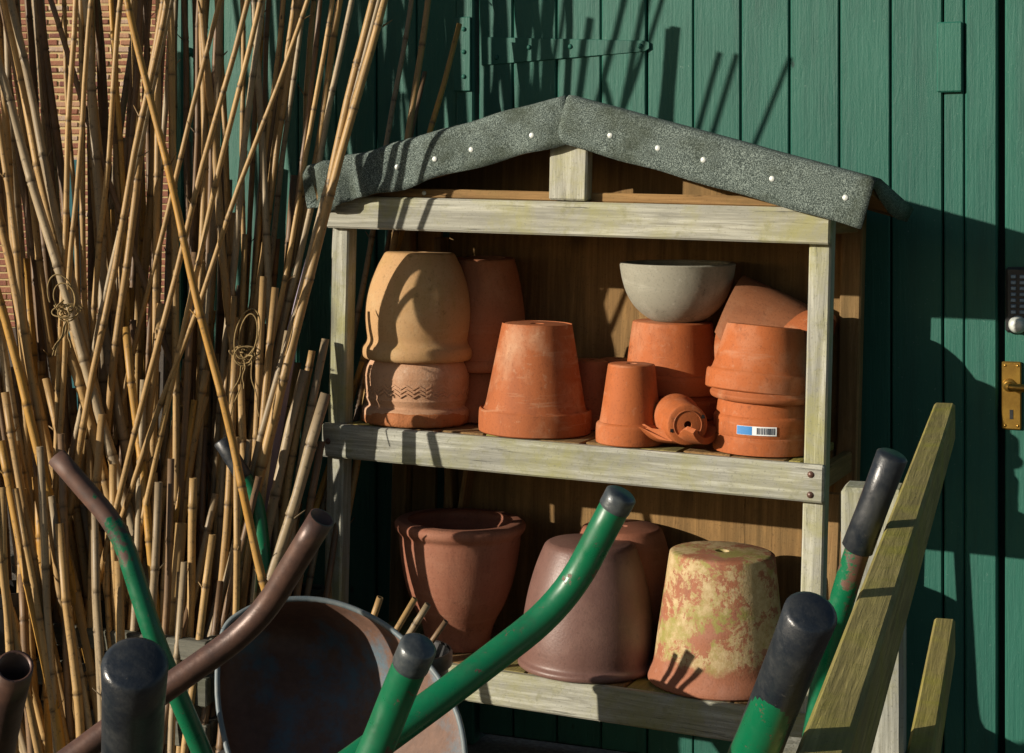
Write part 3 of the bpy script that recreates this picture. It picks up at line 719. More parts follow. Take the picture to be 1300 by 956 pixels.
# ------------------------------------------------------------------ bamboo canes
def cane_mesh(L, r, rng, taper=.75, cut=True, rough=0):
    zs = []; z = rng.uniform(.05, .2); gap = rng.uniform(.16, .27)
    while z < L - .03: zs.append(z); z += gap * rng.uniform(.85, 1.12)
    rings = [(0, 1, 0)]
    for z in zs: rings += [(z - .010, .99, 0), (z - .0035, 1.10, .25), (z, .95, 1), (z + .0035, 1.13, .45), (z + .011, 1.0, 0)]
    for k in range(1, int(L / .12)):
        z = k * .12
        if all(abs(z - q) > .03 for q in zs): rings.append((z, .985, 0))
    rings.append((L, 1, .25)); rings.sort()
    n = 9; ax, ay = rng.uniform(-1, 1), rng.uniform(-1, 1); amp = rng.uniform(.004, .024) * L
    kinks = {}
    V = []; F = []; A = []
    def cen(z):
        u = z / L; b = 4 * u * (1 - u) * amp
        return ax * b + .0022 * math.sin(z * 13 + ax * 9), ay * b + .0022 * math.cos(z * 11 + ay * 7)
    for z, f, nd in rings:
        cx, cy = cen(z); rr = r * f * (1 - (1 - taper) * z / L)
        for k in range(n):
            a = 2 * math.pi * k / n; q = rr * (1 + rough * rng.uniform(-1, 1))
            V.append((cx + q * math.cos(a), cy + q * math.sin(a), z)); A.append(nd)
    m = len(rings)
    for i in range(m - 1):
        for k in range(n): F.append((i * n + k, i * n + (k + 1) % n, (i + 1) * n + (k + 1) % n, (i + 1) * n + k))
    F.append(tuple(range(n))[::-1])
    cx, cy = cen(L); b0 = (m - 1) * n; rr = r * taper
    for zz, f, nd in ((L, .62, .3), (L - .02, .55, 1.0)):
        for k in range(n):
            a = 2 * math.pi * k / n; V.append((cx + rr * f * math.cos(a), cy + rr * f * math.sin(a), zz)); A.append(nd)
    for j in range(2):
        s0 = b0 + j * n
        for k in range(n): F.append((s0 + k, s0 + (k + 1) % n, s0 + n + (k + 1) % n, s0 + n + k))
    F.append(tuple(b0 + 2 * n + k for k in range(n)))
    for z in zs:
        if rng.random() < .16:
            a = rng.uniform(0, 6.28); cx, cy = cen(z); q = r * .9; ln = rng.uniform(.008, .022); w_ = r * .30; b1 = len(V)
            for (rr_, dz, f) in ((q, 0, 1), (q + ln, ln * 1.1, .5)):
                for k in range(4):
                    t_ = k * math.pi / 2
                    V.append((cx + rr_ * math.cos(a) - math.sin(a) * w_ * f * math.cos(t_), cy + rr_ * math.sin(a) + math.cos(a) * w_ * f * math.cos(t_), z + dz + w_ * f * math.sin(t_))); A.append(.5)
            for k in range(4): F.append((b1 + k, b1 + (k + 1) % 4, b1 + 4 + (k + 1) % 4, b1 + 4 + k))
            F.append((b1 + 4, b1 + 5, b1 + 6, b1 + 7))
    me = bpy.data.meshes.new('bamboo_cane'); me.from_pydata(V, [], F); me.update()
    at_ = me.attributes.new('node', 'FLOAT', 'POINT'); at_.data.foreach_set('value', A)
    me.polygons.foreach_set('use_smooth', [True] * (len(F) - 1) + [False])
    return me
CN = {'tan': 'straw-coloured', 'grey': 'weathered grey', 'gold': 'golden', 'dark': 'dark brown'}
def cane_label(cls, tall, wpx, P, Bp):
    t = 'thick' if wpx > 12.3 else ('thin' if wpx < 9.4 else 'medium')
    sl_ = (P - Bp).dot(cr) / max(.1, P.z - Bp.z)
    ln = 'tilted steeply towards bricks' if sl_ < -.22 else 'tilted towards the bricks' if sl_ < -.09 else ('upright' if sl_ < .06 else 'tilted towards the shelf' if sl_ < .17 else 'tilted steeply towards shelf')
    side = (Bp - CAM).dot(cr) / (Bp - CAM).dot(cd) * FPX + 650; dd = (Bp - CAM).dot(cd)
    pl = ('at the back by the shed wall' if dd > 3.9 else 'at the bucket end' if side < 50 else 'in the crate' if side < 150 else 'beside the green handle' if side < 260 else 'beside the pot shelf')
    ht = ('tall' if P.z > 1.7 else 'shoulder-high' if P.z > 1.15 else 'waist-high') if P.z > .85 else 'short'
    return '%s %s %s cane %s %s' % (ht, t, CN[cls], ln, pl)
GRP = {1: 'bamboo canes in the bundle', 0: 'bamboo canes in the bundle'}
crng = random.Random(21)
def cane(x0, y0, z0, x1, y1, z1, wpx, cls='tan', tall=None, label=None, group=None, rough=0, taper=None):
    """(x0,y0) upper end, (x1,y1) lower point in photo pixels at depths z0,z1; carried on down to the ground"""
    P = at(x0, y0, z0); Q = at(x1, y1, z1); d = (P - Q).normalized()
    k = (Q.z - .012) / d.z; Bp = Q - d * k
    L = (P - Bp).length; r = wpx * .5 * ((z0 + z1) / 2) / FPX
    if tall is None: tall = 1 if y0 < 200 else 0
    me = cane_mesh(L, r * 1.08, crng, taper or (.72 if tall else .88), rough=rough); o = link('bamboo_cane', me, CANE[cls])
    o.matrix_world = Matrix.Translation(Bp) @ (d.to_track_quat('Z', 'Y') @ Quaternion((0, 0, 1), crng.uniform(0, 6.28))).to_matrix().to_4x4()
    tag(o, label or cane_label(cls, tall, wpx, P, Bp), 'bamboo cane', group or (None if label else GRP[tall])); return o
def ext(x0, y0, x1, y1, yt): t = (yt - y0) / (y1 - y0); return x0 + (x1 - x0) * t, yt
# tall canes traced: (x,y upper) (x,y lower) width class near/far depth
TALL = [((0, 76), (101, 391), 14, 'grey', 0), ((32, 0), (138, 433), 12, 'grey', .05), ((14, 41), (120, 520), 13, 'tan', .1), ((94, 0), (104, 415), 14, 'grey', .1),
        ((106, 0), (152, 433), 11, 'tan', .12), ((123, 0), (130, 300), 10, 'tan', .2), ((138, 0), (159, 437), 10, 'gold', .1), ((196, 0), (190, 493), 10, 'tan', .1),
        ((209, 0), (214, 414), 11, 'tan', .05), ((224, 0), (212, 260), 10, 'grey', .2), ((9, 138), (50, 437), 12, 'tan', 0), ((-30, 60), (60, 460), 12, 'tan', .1),
        ((267, 0), (300, 320), 11, 'tan', .05), ((285, 0), (297, 200), 9, 'tan', .25), ((307, 0), (308, 295), 9, 'tan', .15), ((315, 0), (326, 292), 10, 'grey', .1),
        ((326, 0), (305, 300), 8, 'gold', .3), ((358, 0), (322, 205), 10, 'tan', .15), ((371, 0), (319, 298), 11, 'tan', .1), ((388, 0), (347, 295), 9, 'grey', .2),
        ((396, 0), (376, 282), 10, 'tan', .25), ((413, 0), (385, 150), 10, 'dark', .3), ((441, 0), (394, 188), 10, 'grey', .2), ((451, 0), (401, 282), 11, 'tan', .15),
        ((16, 0), (90, 300), 16, 'dark', .25), ((45, 0), (75, 260), 12, 'dark', .3), ((-40, 300), (75, 720), 12, 'gold', .0), ((-20, 150), (40, 480), 12, 'grey', .15),
        ((156, 0), (165, 300), 10, 'dark', .3), ((176, 0), (178, 300), 11, 'tan', .3), ((240, 0), (250, 300), 10, 'dark', .35), ((255, 60), (262, 330), 10, 'dark', .3),
        ((20, 0), (55, 250), 14, 'dark', .35), ((3, 0), (40, 200), 14, 'dark', .3), ((428, 0), (372, 240), 9, 'tan', .3), ((340, 0), (330, 200), 9, 'dark', .35), ((184, 110), (196, 560), 10, 'dark', .3)]
for (a, b, wd, cl, dz) in TALL:
    xt, yt = ext(*a, *b, -crng.uniform(150, 420)); xb, yb = ext(*a, *b, 760)
    xb = b[0] + (xb - b[0]) * .75                              # the fan tightens towards the foot
    right = max(0, (xt - 250) / 250)
    zb = (3.62 if xt < 230 else 3.70) + dz * .7 if a[0] < 400 else 3.74 + dz * .1
    if a[0] >= 400: xt -= 24; xb -= 24
    cane(xt, yt, zb + .08, xb, 760, zb, wd * crng.uniform(.78, 1.02), cl, 1)
# canes crossing in front of the roof's left corner
GR = 'canes leaning on the felt roof corner'
for (a, b, wd, cl, lb) in (((473, 0), (341, 558), 13, 'tan', 'pale straw cane leaning across the left corner of the felt roof'), ((490, 0), (372, 470), 13, 'tan', 'thick straw cane leaning on the left corner of the felt roof, outermost'),
                       ((483, 0), (352, 500), 10, 'grey', 'thin grey cane between the two leaning on the felt roof corner')):
    xt, yt = ext(*a, *b, -90); xb, yb = ext(*a, *b, 740)
    cane(xt, yt, 3.65, xb, 740, 3.60, wd, cl, 1, lb, GR)
# canes whose shadows fall on the doors above the roof: placed from shadow pixels back along the sunlight
for (x0, y0, x1, y1, k, more, wd) in ((913, 66, 890, 160, .74, 0, 9), (935, 68, 907, 165, .78, 0, 9), (1005, 73, 962, 178, .76, 0, 8), (822, 0, 795, 125, .76, .3, 10), (792, 0, 762, 120, .72, .25, 10),
                                      (748, 22, 735, 120, .70, 0, 12), (722, 0, 712, 120, .78, .3, 8), (690, 0, 680, 110, .70, .3, 9), (655, 0, 650, 110, .74, .35, 9), (860, -30, 812, 150, .70, .2, 8)):
    T_ = on_y(x0, y0, 0) + Vector((-SA, -1, SB)) * k; U_ = on_y(x1, y1, 0) + Vector((-SA, -1, SB)) * k
    d = (T_ - U_).normalized(); T_ = T_ + d * more; B_ = U_ - d * ((U_.z - .012) / d.z)
    o = link('bamboo_cane', cane_mesh((T_ - B_).length, wd * .5 * 3.5 / FPX, crng, .75), CANE[crng.choice(('tan', 'tan', 'grey'))])
    o.matrix_world = Matrix.Translation(B_) @ d.to_track_quat('Z', 'Y').to_matrix().to_4x4()
    tag(o, cane_label('tan' if 'tan' in o.data.materials[0].name else 'grey', 1, wd, T_, B_), 'bamboo cane', GRP[1])
# canes standing behind the roof
for (a, b, ty, wd, cl, lb) in (((517, 19), (489, 176), -60, 8, 'grey', 'thin grey cane rising behind the left roof slope'), ((537, 0), (508, 173), -120, 10, 'tan', 'tall cane rising behind the left roof slope'),
                           ((539, 91), (526, 166), 91, 8, 'dark', 'short dark cane end showing behind the left roof slope'), ((583, 30), (541, 163), 30, 9, 'gold', 'golden cane with a cut tip behind the roof by the hinge plate')):
    xt, yt = ext(*a, *b, ty); xb, yb = ext(*a, *b, 420)
    cane(xt, yt, 4.02 - .0002 * (xt - 520), xb, 420, 3.86, wd, cl, 1, lb, 'canes behind the roof')
# the crossing golden cane and other single ones
xt, yt = ext(184, 97, 300, 590, -110); cane(xt, yt, 3.52, 300, 590, 3.44, 11, 'gold', 1, 'golden yellow cane slanting across the front of the bundle')
cane(57, -20, 3.75, 110, 130, 3.75, 9, 'dark', 1, 'thin dark cane slanting in front of the brick wall')
cane(415, 500, 3.58, 352, 700, 3.55, 15, 'grey', 0, 'rough bark-covered stick with a broken top beside the left post', rough=.10, taper=.9)
# short cut canes traced
SHORT = [((335, 351), (319, 558), 9, 'tan'), ((350, 365), (325, 558), 9, 'tan'), ((262, 470), (230, 634), 10, 'tan'), ((227, 515), (187, 754), 12, 'tan'), ((247, 508), (200, 764), 8, 'gold'),
         ((260, 503), (230, 634), 10, 'tan'), ((230, 664), (217, 798), 15, 'tan'), ((275, 627), (243, 790), 9, 'grey'), ((243, 738), (233, 795), 9, 'tan'), ((314, 597), (277, 795), 9, 'tan'),
         ((387, 470), (347, 634), 12, 'grey'), ((357, 700), (308, 790), 8, 'tan'), ((6, 498), (32, 631), 10, 'tan'), ((31, 631), (25, 800), 11, 'tan'), ((47, 605), (52, 700), 11, 'gold'), ((113, 558), (118, 700), 9, 'tan'),
         ((160, 621), (158, 700), 8, 'tan'), ((182, 482), (175, 620), 9, 'grey'), ((80, 420), (150, 700), 13, 'tan'), ((97, 405), (170, 700), 12, 'tan'), ((132, 410), (178, 680), 12, 'grey'), ((160, 415), (183, 600), 10, 'gold'),
         ((203, 385), (178, 680), 11, 'tan'), ((134, 700), (150, 810), 9, 'tan'), ((122, 675), (142, 810), 9, 'tan'), ((88, 725), (96, 812), 9, 'tan'), ((305, 488), (320, 620), 10, 'tan'), ((300, 445), (284, 620), 10, 'tan'),
         ((395, 540), (362, 690), 10, 'tan'), ((408, 560), (385, 700), 9, 'dark'), ((292, 700), (262, 800), 10, 'grey'), ((310, 690), (287, 800), 10, 'grey'), ((366, 420), (338, 600), 10, 'grey'), ((412, 430), (385, 600), 10, 'grey'), ((395, 445), (372, 600), 9, 'tan'),
         ((60, 480), (90, 640), 10, 'tan'), ((20, 560), (60, 760), 10, 'tan'), ((70, 640), (100, 800), 11, 'tan'), ((105, 640), (130, 780), 9, 'grey'), ((215, 640), (206, 790), 9, 'tan'), ((195, 600), (190, 780), 9, 'tan'), ((0, 560), (30, 700), 11, 'gold')]
for k, (a, b, wd, cl) in enumerate(SHORT):
    z1 = 3.56 + crng.uniform(0, .10)
    xb, yb = ext(*a, *b, 800); xb = b[0] + (xb - b[0]) * .8
    cane(a[0], a[1], z1 + .02 + .0001 * (800 - a[1]), xb, 800, z1, wd * 1.08, cl, 0)
# the crowd behind
for k in range(98):
    xb = crng.uniform(-35, 385); u = (xb - 175) / 210
    tallish = crng.random() < .36 and not 55 < xb < 125
    yt = crng.uniform(-250, -30) if tallish else crng.uniform(300, 660)
    if not tallish and 150 < xb and crng.random() < .4: yt = crng.uniform(180, 420)
    lean = (u * .20 + crng.gauss(0, .03)) * (800 - yt) * .8
    z1 = crng.uniform(3.66, 3.95)
    if xb > 290 and crng.random() < .45: continue
    cl = crng.choice(('tan', 'tan', 'grey', 'grey', 'dark', 'dark', 'gold') if not tallish else ('tan', 'grey', 'dark', 'dark'))
    if xb + lean > 392: continue
    cane(xb + lean, yt, z1 + crng.uniform(.02, .08), xb, 800, z1, crng.uniform(6.5, 11), cl, 1 if tallish else 0)

for k in range(26):                                            # the bundle goes on past the end of the shed wall
    xb = crng.uniform(-230, -15); zz = crng.uniform(3.75, 4.25)
    cane(xb + crng.gauss(-60, 40), crng.uniform(-330, 120), zz + .05, xb, 800, zz, crng.uniform(9, 14), crng.choice(('tan', 'grey', 'dark', 'dark')), 1)
for k in range(38):                                            # packed cut ends low down in front
    xb = crng.uniform(-20, 330); yt = crng.uniform(520, 740); u = (xb - 170) / 200; z1 = crng.uniform(3.50, 3.62)
    cane(xb + (u * .2 + crng.gauss(0, .06)) * (800 - yt), yt, z1 + .02, xb, 800, z1, crng.uniform(7.5, 11.5), crng.choice(('tan', 'tan', 'grey', 'grey', 'dark')), 0)
for k in range(24):                                            # thin tall canes hiding most of the bricks
    xb = crng.choice((crng.uniform(10, 60), crng.uniform(105, 225), crng.uniform(105, 225))); zz = crng.uniform(3.80, 4.05)
    xt = (crng.uniform(-40, 48) if xb < 70 else crng.uniform(98, 228))
    cane(xt, crng.uniform(-330, -60), zz + .05, xb * .6 + 60, 700, zz, crng.uniform(7, 12), crng.choice(('tan', 'grey', 'grey', 'dark', 'dark')), 1)
for k in range(36):                                            # dark old canes standing close to the wall
    xb = crng.uniform(60, 380); u = (xb - 200) / 200; yt = crng.uniform(170, 470) if xb > 150 else crng.uniform(330, 560)
    z1 = crng.uniform(3.98, 4.2) if xb < 330 else 3.95
    lean = (u * .16 + crng.gauss(0, .03)) * (800 - yt) * .7
    if xb + lean > 395: continue
    cane(xb + lean, yt, z1 + .03, xb, 800, z1, crng.uniform(8, 12), crng.choice(('dark', 'dark', 'grey', 'tan')), 0)
# twine tangles
def twine(name, label, px, py, z, w_, h_, seed):
    rg = random.Random(seed); bm = bmesh.new(); c = at(px, py, z)
    for j in range(5):                                     # turns round the canes and slack loops
        a = rg.uniform(.45, .8) * w_; b = rg.uniform(.12, .30) * h_ if j < 3 else rg.uniform(.5, .8) * h_; cy = rg.uniform(-.12, .12) * h_ + (0 if j < 3 else b * .8); cx = rg.uniform(-.15, .15) * w_
        tl = rg.uniform(-.5, .5); ph = rg.uniform(0, 6); pts = []
        for i in range(30):
            t = ph + 6.1 * i / 29; x = cx + a * math.cos(t); y = cy + b * math.sin(t)
            pts.append(cr * (x * math.cos(tl) - y * math.sin(tl)) + Vector((0, 0, x * math.sin(tl) + y * math.cos(tl))) + cd * (-.010 * math.sin(t * .5 + j)))
        me = tube_mesh(pts, .0016, 6, .003, True); bm.from_mesh(me); bpy.data.meshes.remove(me)
    for j in range(9):                                     # the knot
        p = Vector([rg.gauss(0, .005) for _ in range(3)]); q = p + Vector([rg.gauss(0, .012) for _ in range(3)])
        me = tube_mesh([p, (p + q) / 2 + Vector([rg.gauss(0, .005) for _ in range(3)]), q], .0019, 6, .004, True); bm.from_mesh(me); bpy.data.meshes.remove(me)
    for j in range(4):                                     # hanging tails
        x = rg.uniform(-.012, .012); sx = rg.uniform(-.35, .35); Lt = rg.uniform(.9, 1.9) * h_
        pts = [cr * (x + sx * Lt * (i / 7) ** 1.5 + .003 * math.sin(i * 1.7 + j)) + Vector((0, 0, -Lt * i / 7)) - cd * (.003 * i) for i in range(8)]
        me = tube_mesh(pts, .0013, 6, .008, True); bm.from_mesh(me); bpy.data.meshes.remove(me)
    o = link(name, bm_mesh(bm, name, True), M['twine']); o.location = c; tag(o, label, 'twine'); return o
twine('twine_tie', 'loose tangle of old twine round canes towards the brick wall side', 87, 395, 3.55, .04, .06, 3)
twine('twine_tie', 'knotted green-brown twine round canes near the left post', 311, 448, 3.58, .04, .07, 8)

# lilac plastic sheet: half-round strip standing among the canes
bm = bmesh.new(); rows = []
for i in range(9):
    u = i / 8; p = at(394, 320, 3.74).lerp(at(335, 590, 3.72), u); wdt = .006 + .024 * u
    rows.append([bm.verts.new(p + cr * (wdt * math.sin(a)) + cd * (-wdt * .6 * math.cos(a))) for a in [-1.4 + .35 * k for k in range(9)]])
q = at(312, 690, 3.71)
rows.append([bm.verts.new(Vector((q.x, q.y, .35)) + cr * (.04 * math.sin(a)) + cd * (-.02 * math.cos(a))) for a in [-1.4 + .35 * k for k in range(9)]])
rows.append([bm.verts.new(Vector((q.x, q.y, .004)) + cr * (.04 * math.sin(a)) + cd * (-.02 * math.cos(a))) for a in [-1.4 + .35 * k for k in range(9)]])
for A, B in zip(rows, rows[1:]):
    for k in range(8): bm.faces.new((A[k], A[k + 1], B[k + 1], B[k]))
lp = link('plastic_strip', bm_mesh(bm, 'strip', True), M['lilac']); lp.modifiers.new('s', 'SOLIDIFY').thickness = .002
tag(lp, 'pale lilac plastic strip wedged among the canes beside the left post', 'plastic strip')
# teal post seen beyond the canes
pp = at(95, 265, 6.0)
tpst = tag(empty('fence_post', Matrix.Translation((pp.x, pp.y, 0)) @ Matrix.Rotation(TH, 4, 'Z')), 'narrow teal painted post standing in front of the brick wall', 'post')
box('shaft', (-.018, -.018, 0), (.018, .018, EYE + (265 - 203) * 6 / FPX), M['teal'], tpst, .003); box('base_block', (-.05, -.05, 0), (.05, .05, .06), M['teal'], tpst, .004)

# ------------------------------------------------------------------ timber crate that holds the canes
CY0, CY1, CX0, CX1 = -.80, -.24, -1.80, -.70
ct = tag(empty('cane_crate', Matrix.Translation(((CX0 + CX1) / 2, (CY0 + CY1) / 2, 0))), 'low grey timber crate of open slats holding the foot of the canes', 'crate')
hx, hy = (CX1 - CX0) / 2, (CY1 - CY0) / 2
for z0, z1 in ((.368, .412), (.278, .335), (.19, .24), (.105, .155), (.02, .07)):
    for y in (-hy, hy - .02): box('slat', (-hx, y, z0), (hx, y + .02, z1), M['greyx'], ct, .003, .001)
    for x in (-hx + .0, hx - .02): box('slat', (x, -hy + .022, z0 + .002), (x + .02, hy - .022, z1 + .002), M['greyy'], ct, .003, .001)
for x in (-hx + .022, hx - .062):
    for y in (-hy + .022, hy - .062): box('corner_post', (x, y, 0), (x + .04, y + .04, .405), M['greyz'], ct, .003)

# black buckets standing among the canes
def bucket(px, z, ztop, r, label):
    p = at(px, 500, z)
    me = lathe_mesh(upright(smooth_prof([(r * .78, 0), (r * .8, .004), (r * .97, ztop - .03), (r * 1.04, ztop - .028), (r * 1.05, ztop - .004), (r * 1.03, ztop)], 2), .003, .01), 40)
    o = link('bucket', me, M['plastic']); shade_auto(o); o.location = (p.x, p.y, .002); return tag(o, label, 'bucket')
bucket(5, 3.66, .48, .07, 'tall black plastic bucket at the outer end of the cane crate')
bucket(150, 3.68, .46, .06, 'black plastic bucket among canes in the middle of the crate')
bk_ = bucket(508, 3.22, .46, .095, 'black plastic bucket of cane offcuts between the blue tray and the urn')
bp_ = bk_.location.copy()
for (x0, y0, x1, y1, wd, cl, lb) in ((481, 758, 468, 790, 10, 'tan', 'pinkish cane offcut, first in the bucket beside the blue tray'), (527, 760, 500, 806, 9, 'tan', 'straw cane offcut with shaded stem in the bucket by the urn'), (544, 768, 520, 806, 10, 'grey', 'pale grey cane offcut in the bucket by the urn'), (566, 788, 548, 815, 8, 'dark', 'dark thin cane offcut leaning furthest from the bucket')):
    P = at(x0, y0, 3.20); Q = at(x1, y1, 3.21); d = (P - Q).normalized(); k = (Q.z - .30) / d.z; B_ = Q - d * min(k, .25); B_ = Vector((bp_.x + (B_.x - bp_.x) * .3, bp_.y + (B_.y - bp_.y) * .3, .02)) if False else Q - d * .12
    L = (P - B_).length; o = link('cane_offcut', cane_mesh(L, wd * .5 * 3.0 / FPX, crng, .95), CANE[cl])
    o.matrix_world = Matrix.Translation(B_) @ d.to_track_quat('Z', 'Y').to_matrix().to_4x4(); tag(o, lb, 'cane offcut', 'cane offcuts in the bucket')

# ------------------------------------------------------------------ fence of two rails running out from the wall
fn = tag(empty('rail_fence', Matrix.Translation((.79, -.75, 0))), 'algae-green timber fence with two rails beside the shelf', 'fence')
fo_ = Vector((.79, -.75, 0)); fdir = (Vector((.955, -2.42, 0)) - Vector((.770, -.70, 0))).normalized()
def fp(t, z): p = Vector((.768, -.70, z)) + fdir * t; return p - fo_
bar('rail', fp(0, .925), fp(1.98, .888), .036, .066, M['algx'], fn, bev=.004)
bar('rail', fp(0, .545), fp(1.98, .515), .036, .066, M['algx'], fn, bev=.004)
fs = fdir.cross(Vector((0, 0, 1)))
for t in (.74, 1.66):
    p = fp(t, 0) + fs * (.0 if t > 1 else 0); off = Vector((0, 0, 1)).cross(fdir).normalized()
    off = off if off.x < 0 else -off
    c = p + off * (.0605 if t < 1 else .0455)
    hw_ = .041 if t < 1 else .026
    box('post', (c.x - hw_, c.y - .035, 0), (c.x + hw_, c.y + .035, .925 if t < 1 else .85), M['woodz'], fn, .006, rot=(0, 0, math.atan2(fdir.x, -fdir.y)))

# ------------------------------------------------------------------ wheelbarrows stood on end
def wheel(parent, c, axis, r=.17, wd=.075):
    z = axis.normalized(); m = dirmat(z, (0, 0, 1)) if abs(z.z) < .9 else dirmat(z, (1, 0, 0)); m = Matrix.Translation(c) @ m
    sec = [(r - .05 + .05 * math.sin(a) if False else r - .038 + .038 * math.cos(a), wd * .5 * math.sin(a)) for a in [k * math.pi / 7 for k in range(14)]]
    ty = link('tyre', lathe_mesh(sec, 40), M['rubber']); rm = link('rim', lathe_mesh([(.012, -.03), (.03, -.03), (.034, -.012), (r - .085, -.008), (r - .066, -.026), (r - .066, .026), (r - .085, .008), (.034, .012), (.03, .03), (.012, .03)], 32), M['rust'])
    wl = link('wheel', lathe_mesh([(.001, -.05), (.010, -.05), (.010, .05), (.001, .05)], 12), M['rust'], parent, m)
    ty.parent = wl; rm.parent = wl
def barrow(label, A, B, rA, rB, matA, matB, hollowA=0, hollowB=0, gripA=None, gripB=None, tray=True, flip=1, foot=.16):
    """A,B: three points down each handle (world). Rails are carried on down to the wheel at the ground."""
    A = [Vector(p) for p in A]; B = [Vector(p) for p in B]
    def down(P, stop):
        d = (P[-1] - P[-2]).normalized(); d.z = min(d.z, -.35); d.normalize(); k = (P[-1].z - stop) / -d.z; return P[-1] + d * k
    ta = down(A, foot + .12); tb = down(B, foot + .12); mid = (ta + tb) / 2; low = mid + ((A[-1] - A[-2]) + (B[-1] - B[-2])).normalized() * .05; low.z = foot
    base = Vector((mid.x, mid.y, 0))
    root = tag(empty('wheelbarrow', Matrix.Translation(base)), label, 'wheelbarrow', None)
    sidev = (tb - ta); sidev.z = 0; sidev.normalize()
    for P, t_, r, mt, hol, grip, sg in ((A, ta, rA, matA, hollowA, gripA, -1), (B, tb, rB, matB, hollowB, gripB, 1)):
        toe = low + sidev * sg * .055; knee = mid + (t_ - mid) * .7
        pts = [p - base for p in P + [knee, toe]]
        rl = link('handle_tube', tube_mesh(pts, r, 24, .05, True, hol), mt, root)
        if grip:
            L_, rg_, gm = grip; d = (P[1] - P[0]).normalized()
            if L_ < .03: rad = rg_
            else: rad = lambda s, rg_=rg_, L_=L_: rg_ * (1 + .035 * (s < .012) + .05 * (s > L_ - .008))
            g = [P[0] - d * .004 - base, P[0] + d * (L_ * .5) - base, P[0] + d * L_ - base]
            link('grip', tube_mesh(g, rad, 24, .01, True, 0), gm, rl)
    wheel(root, low - base, sidev)
    if tray:
        nrm = sidev.cross((A[-1] - ta).normalized()).normalized() * flip
        def rp(P, t_, f): return P[-1].lerp(t_, f) - base
        fl = [rp(A, ta, .55), rp(B, tb, .55), rp(B, tb, .95), rp(A, ta, .95)]; fl = [p + nrm * .025 for p in fl]
        c = sum(fl, Vector()) / 4; rim = [c + (p - c) * 1.3 + nrm * .2 for p in fl]
        bm = bmesh.new(); f_ = [bm.verts.new(p) for p in fl]; r_ = [bm.verts.new(p) for p in rim]
        bm.faces.new(f_)
        for k in range(4): bm.faces.new((f_[k], f_[(k + 1) % 4], r_[(k + 1) % 4], r_[k]))
        bmesh.ops.bevel(bm, geom=[e_ for e_ in bm.edges if len(e_.link_faces) == 2], offset=.04, segments=4, affect='EDGES')
        to = link('tray', bm_mesh(bm, 'tray', True), M['enamel'], root); to.modifiers.new('s', 'SOLIDIFY').thickness = .003
    return root, base, low
# far one: worn green handles and the blue tray
wb, base, low = barrow('wheelbarrow with a blue-grey tray standing on end by the cane crate', [at(72, 580, 2.78), at(152, 672, 2.75), at(197, 815, 2.72)], [at(283, 562, 3.58), at(326, 632, 3.57), at(340, 745, 3.55)],
    .0165, .0158, M['enamelA'], M['enamel'], .82, 0, None, (.085, .018, M['grip']), tray=False)
rimp = [at(*q) for q in ((285, 800, 2.85), (308, 778, 2.87), (342, 765, 2.9), (392, 761, 2.92), (440, 770, 2.92), (490, 795, 2.9), (530, 830, 2.86), (562, 870, 2.81), (585, 925, 2.76), (588, 1000, 2.70), (560, 1075, 2.66), (480, 1115, 2.63), (390, 1100, 2.63), (315, 1020, 2.70), (282, 920, 2.78), (277, 850, 2.82))]
cc = sum(rimp, Vector()) / 16; nrm = (rimp[0] - cc).cross(rimp[4] - cc).normalized(); push = Vector((-.16, .13, -.04))
bm = bmesh.new(); loops = []
lip = [(p - cc).normalized() for p in rimp]
def ring_pts(f, k): return [cc + (p - cc) * f + push * k for p in rimp]
def dense(P): return [P[i].lerp(P[(i + 1) % 16], u) if False else .5 * ((2 * P[i]) + (P[(i + 1) % 16] - P[i - 1]) * u + (2 * P[i - 1] - 5 * P[i] + 4 * P[(i + 1) % 16] - P[(i + 2) % 16]) * u * u + (3 * P[i] - P[i - 1] - 3 * P[(i + 1) % 16] + P[(i + 2) % 16]) * u ** 3) for i in range(16) for u in (0, .25, .5, .75)]
for f, k in ((1.0, .035), (1.012, .01), (1.0, 0), (.985, .01), (.96, .10), (.9, .32), (.82, .58), (.72, .82), (.58, .96), (.4, 1.0), (.2, 1.0)):
    loops.append([bm.verts.new(p - base) for p in dense(ring_pts(f, k))])
for A_, B_ in zip(loops, loops[1:]):
    for k in range(64): bm.faces.new((A_[k], A_[(k + 1) % 64], B_[(k + 1) % 64], B_[k]))
bm.faces.new(loops[-1])
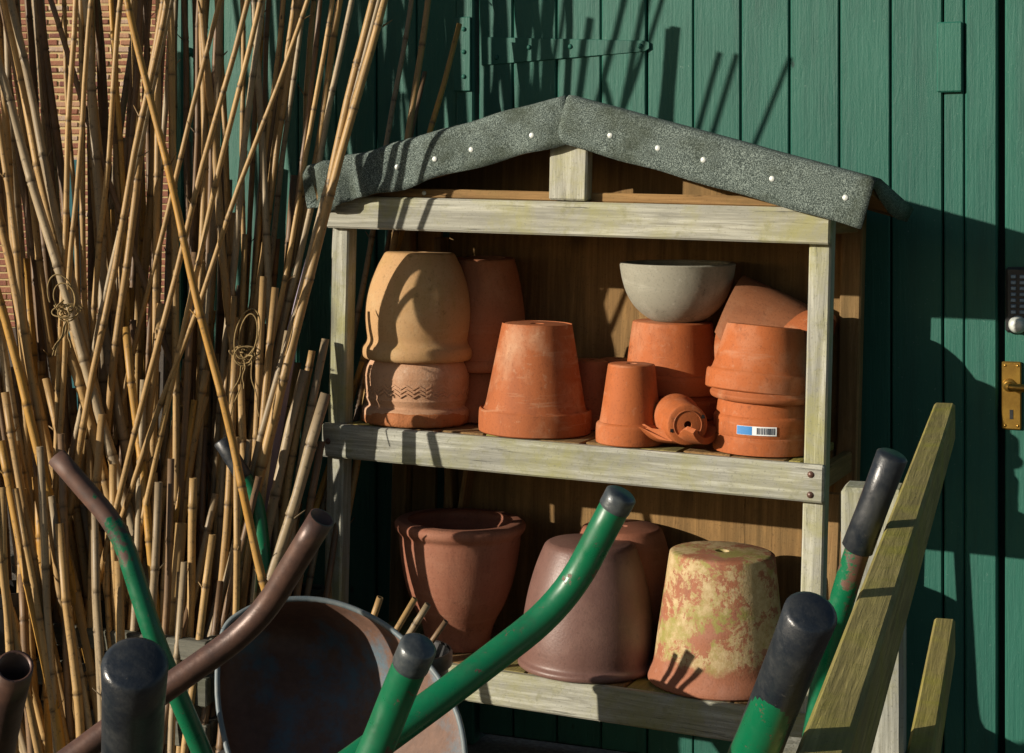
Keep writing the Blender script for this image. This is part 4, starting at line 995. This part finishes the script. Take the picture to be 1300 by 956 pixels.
def traymat():
    m, t, b = new_mat('blue_tray_worn'); v = coords(t)
    n = noise(t, v, 7, 7, .7); f = noise(t, v, 60, 4, .7)
    c = mix(t, ramp(t, n, [(.36, 0), (.49, 1)]), (.075, .12, .15), mix(t, f, (.075, .042, .030), (.19, .105, .07)))
    lk(t, c, b.inputs['Base Color']); b.inputs['Roughness'].default_value = .6; bump(t, b, f, .5, .002); return m
tr = link('tray', bm_mesh(bm, 'tray', True), traymat(), wb); tr.modifiers.new('s', 'SOLIDIFY').thickness = .0025
lp_ = [p - base for p in dense(ring_pts(1.006, .0))]; lp_.append(lp_[0].copy())
link('rim', tube_mesh(lp_, .0048, 10, .004, False), plainmat('tray_rim_blue_grey', (.11, .15, .17), (.17, .19, .19), 30, .5), tr)
# rusty bare tube and green tube, tipped up to the right
barrow('tipped wheelbarrow with one rusty bare handle and one bright green bent handle', [at(409, 657, 1.70), at(326, 793, 1.75), at(205, 878, 1.74)], [at(786, 633, 1.50), at(716, 766, 1.53), at(568, 880, 1.48)],
    .0135, .0137, M['rust'], M['enamel'], .84, 0, None, (.010, .0144, M['cap']))
# handle ends pointing up towards the viewer, far side
barrow('upright wheelbarrow with a rusty open tube end and a green handle with a grey cap', [at(19, 846, 1.39), at(6, 905, 1.44), at(-8, 980, 1.50)], [at(529, 826, 1.34), at(508, 874, 1.36), at(472, 965, 1.37)],
    .0150, .0142, M['rust'], M['enamel'], .84, 0, None, (.016, .0152, M['cap']))
barrow('upright wheelbarrow with two thick black rubber grips', [at(171, 850, 1.03), at(169, 915, 1.07), at(166, 1000, 1.12)], [at(1027, 784, 1.10), at(996, 862, 1.145), at(952, 968, 1.20)],
    .016, .016, M['enamel'], M['enamel'], 0, 0, (.15, .0195, M['grip']), (.17, .0172, M['grip']))
Ea = [at(1131, 583, 1.91), at(1090, 692, 1.94), at(1052, 818, 1.97)]
of = Vector((.44, .16, -.02))
barrow('upright wheelbarrow with flaking green tube and black grip against the rail fence', Ea, [p + of for p in Ea], .0145, .0145, M['enamelE'], M['enamelE'], 0, 0, (.115, .0175, M['grip']), (.115, .0175, M['grip']))
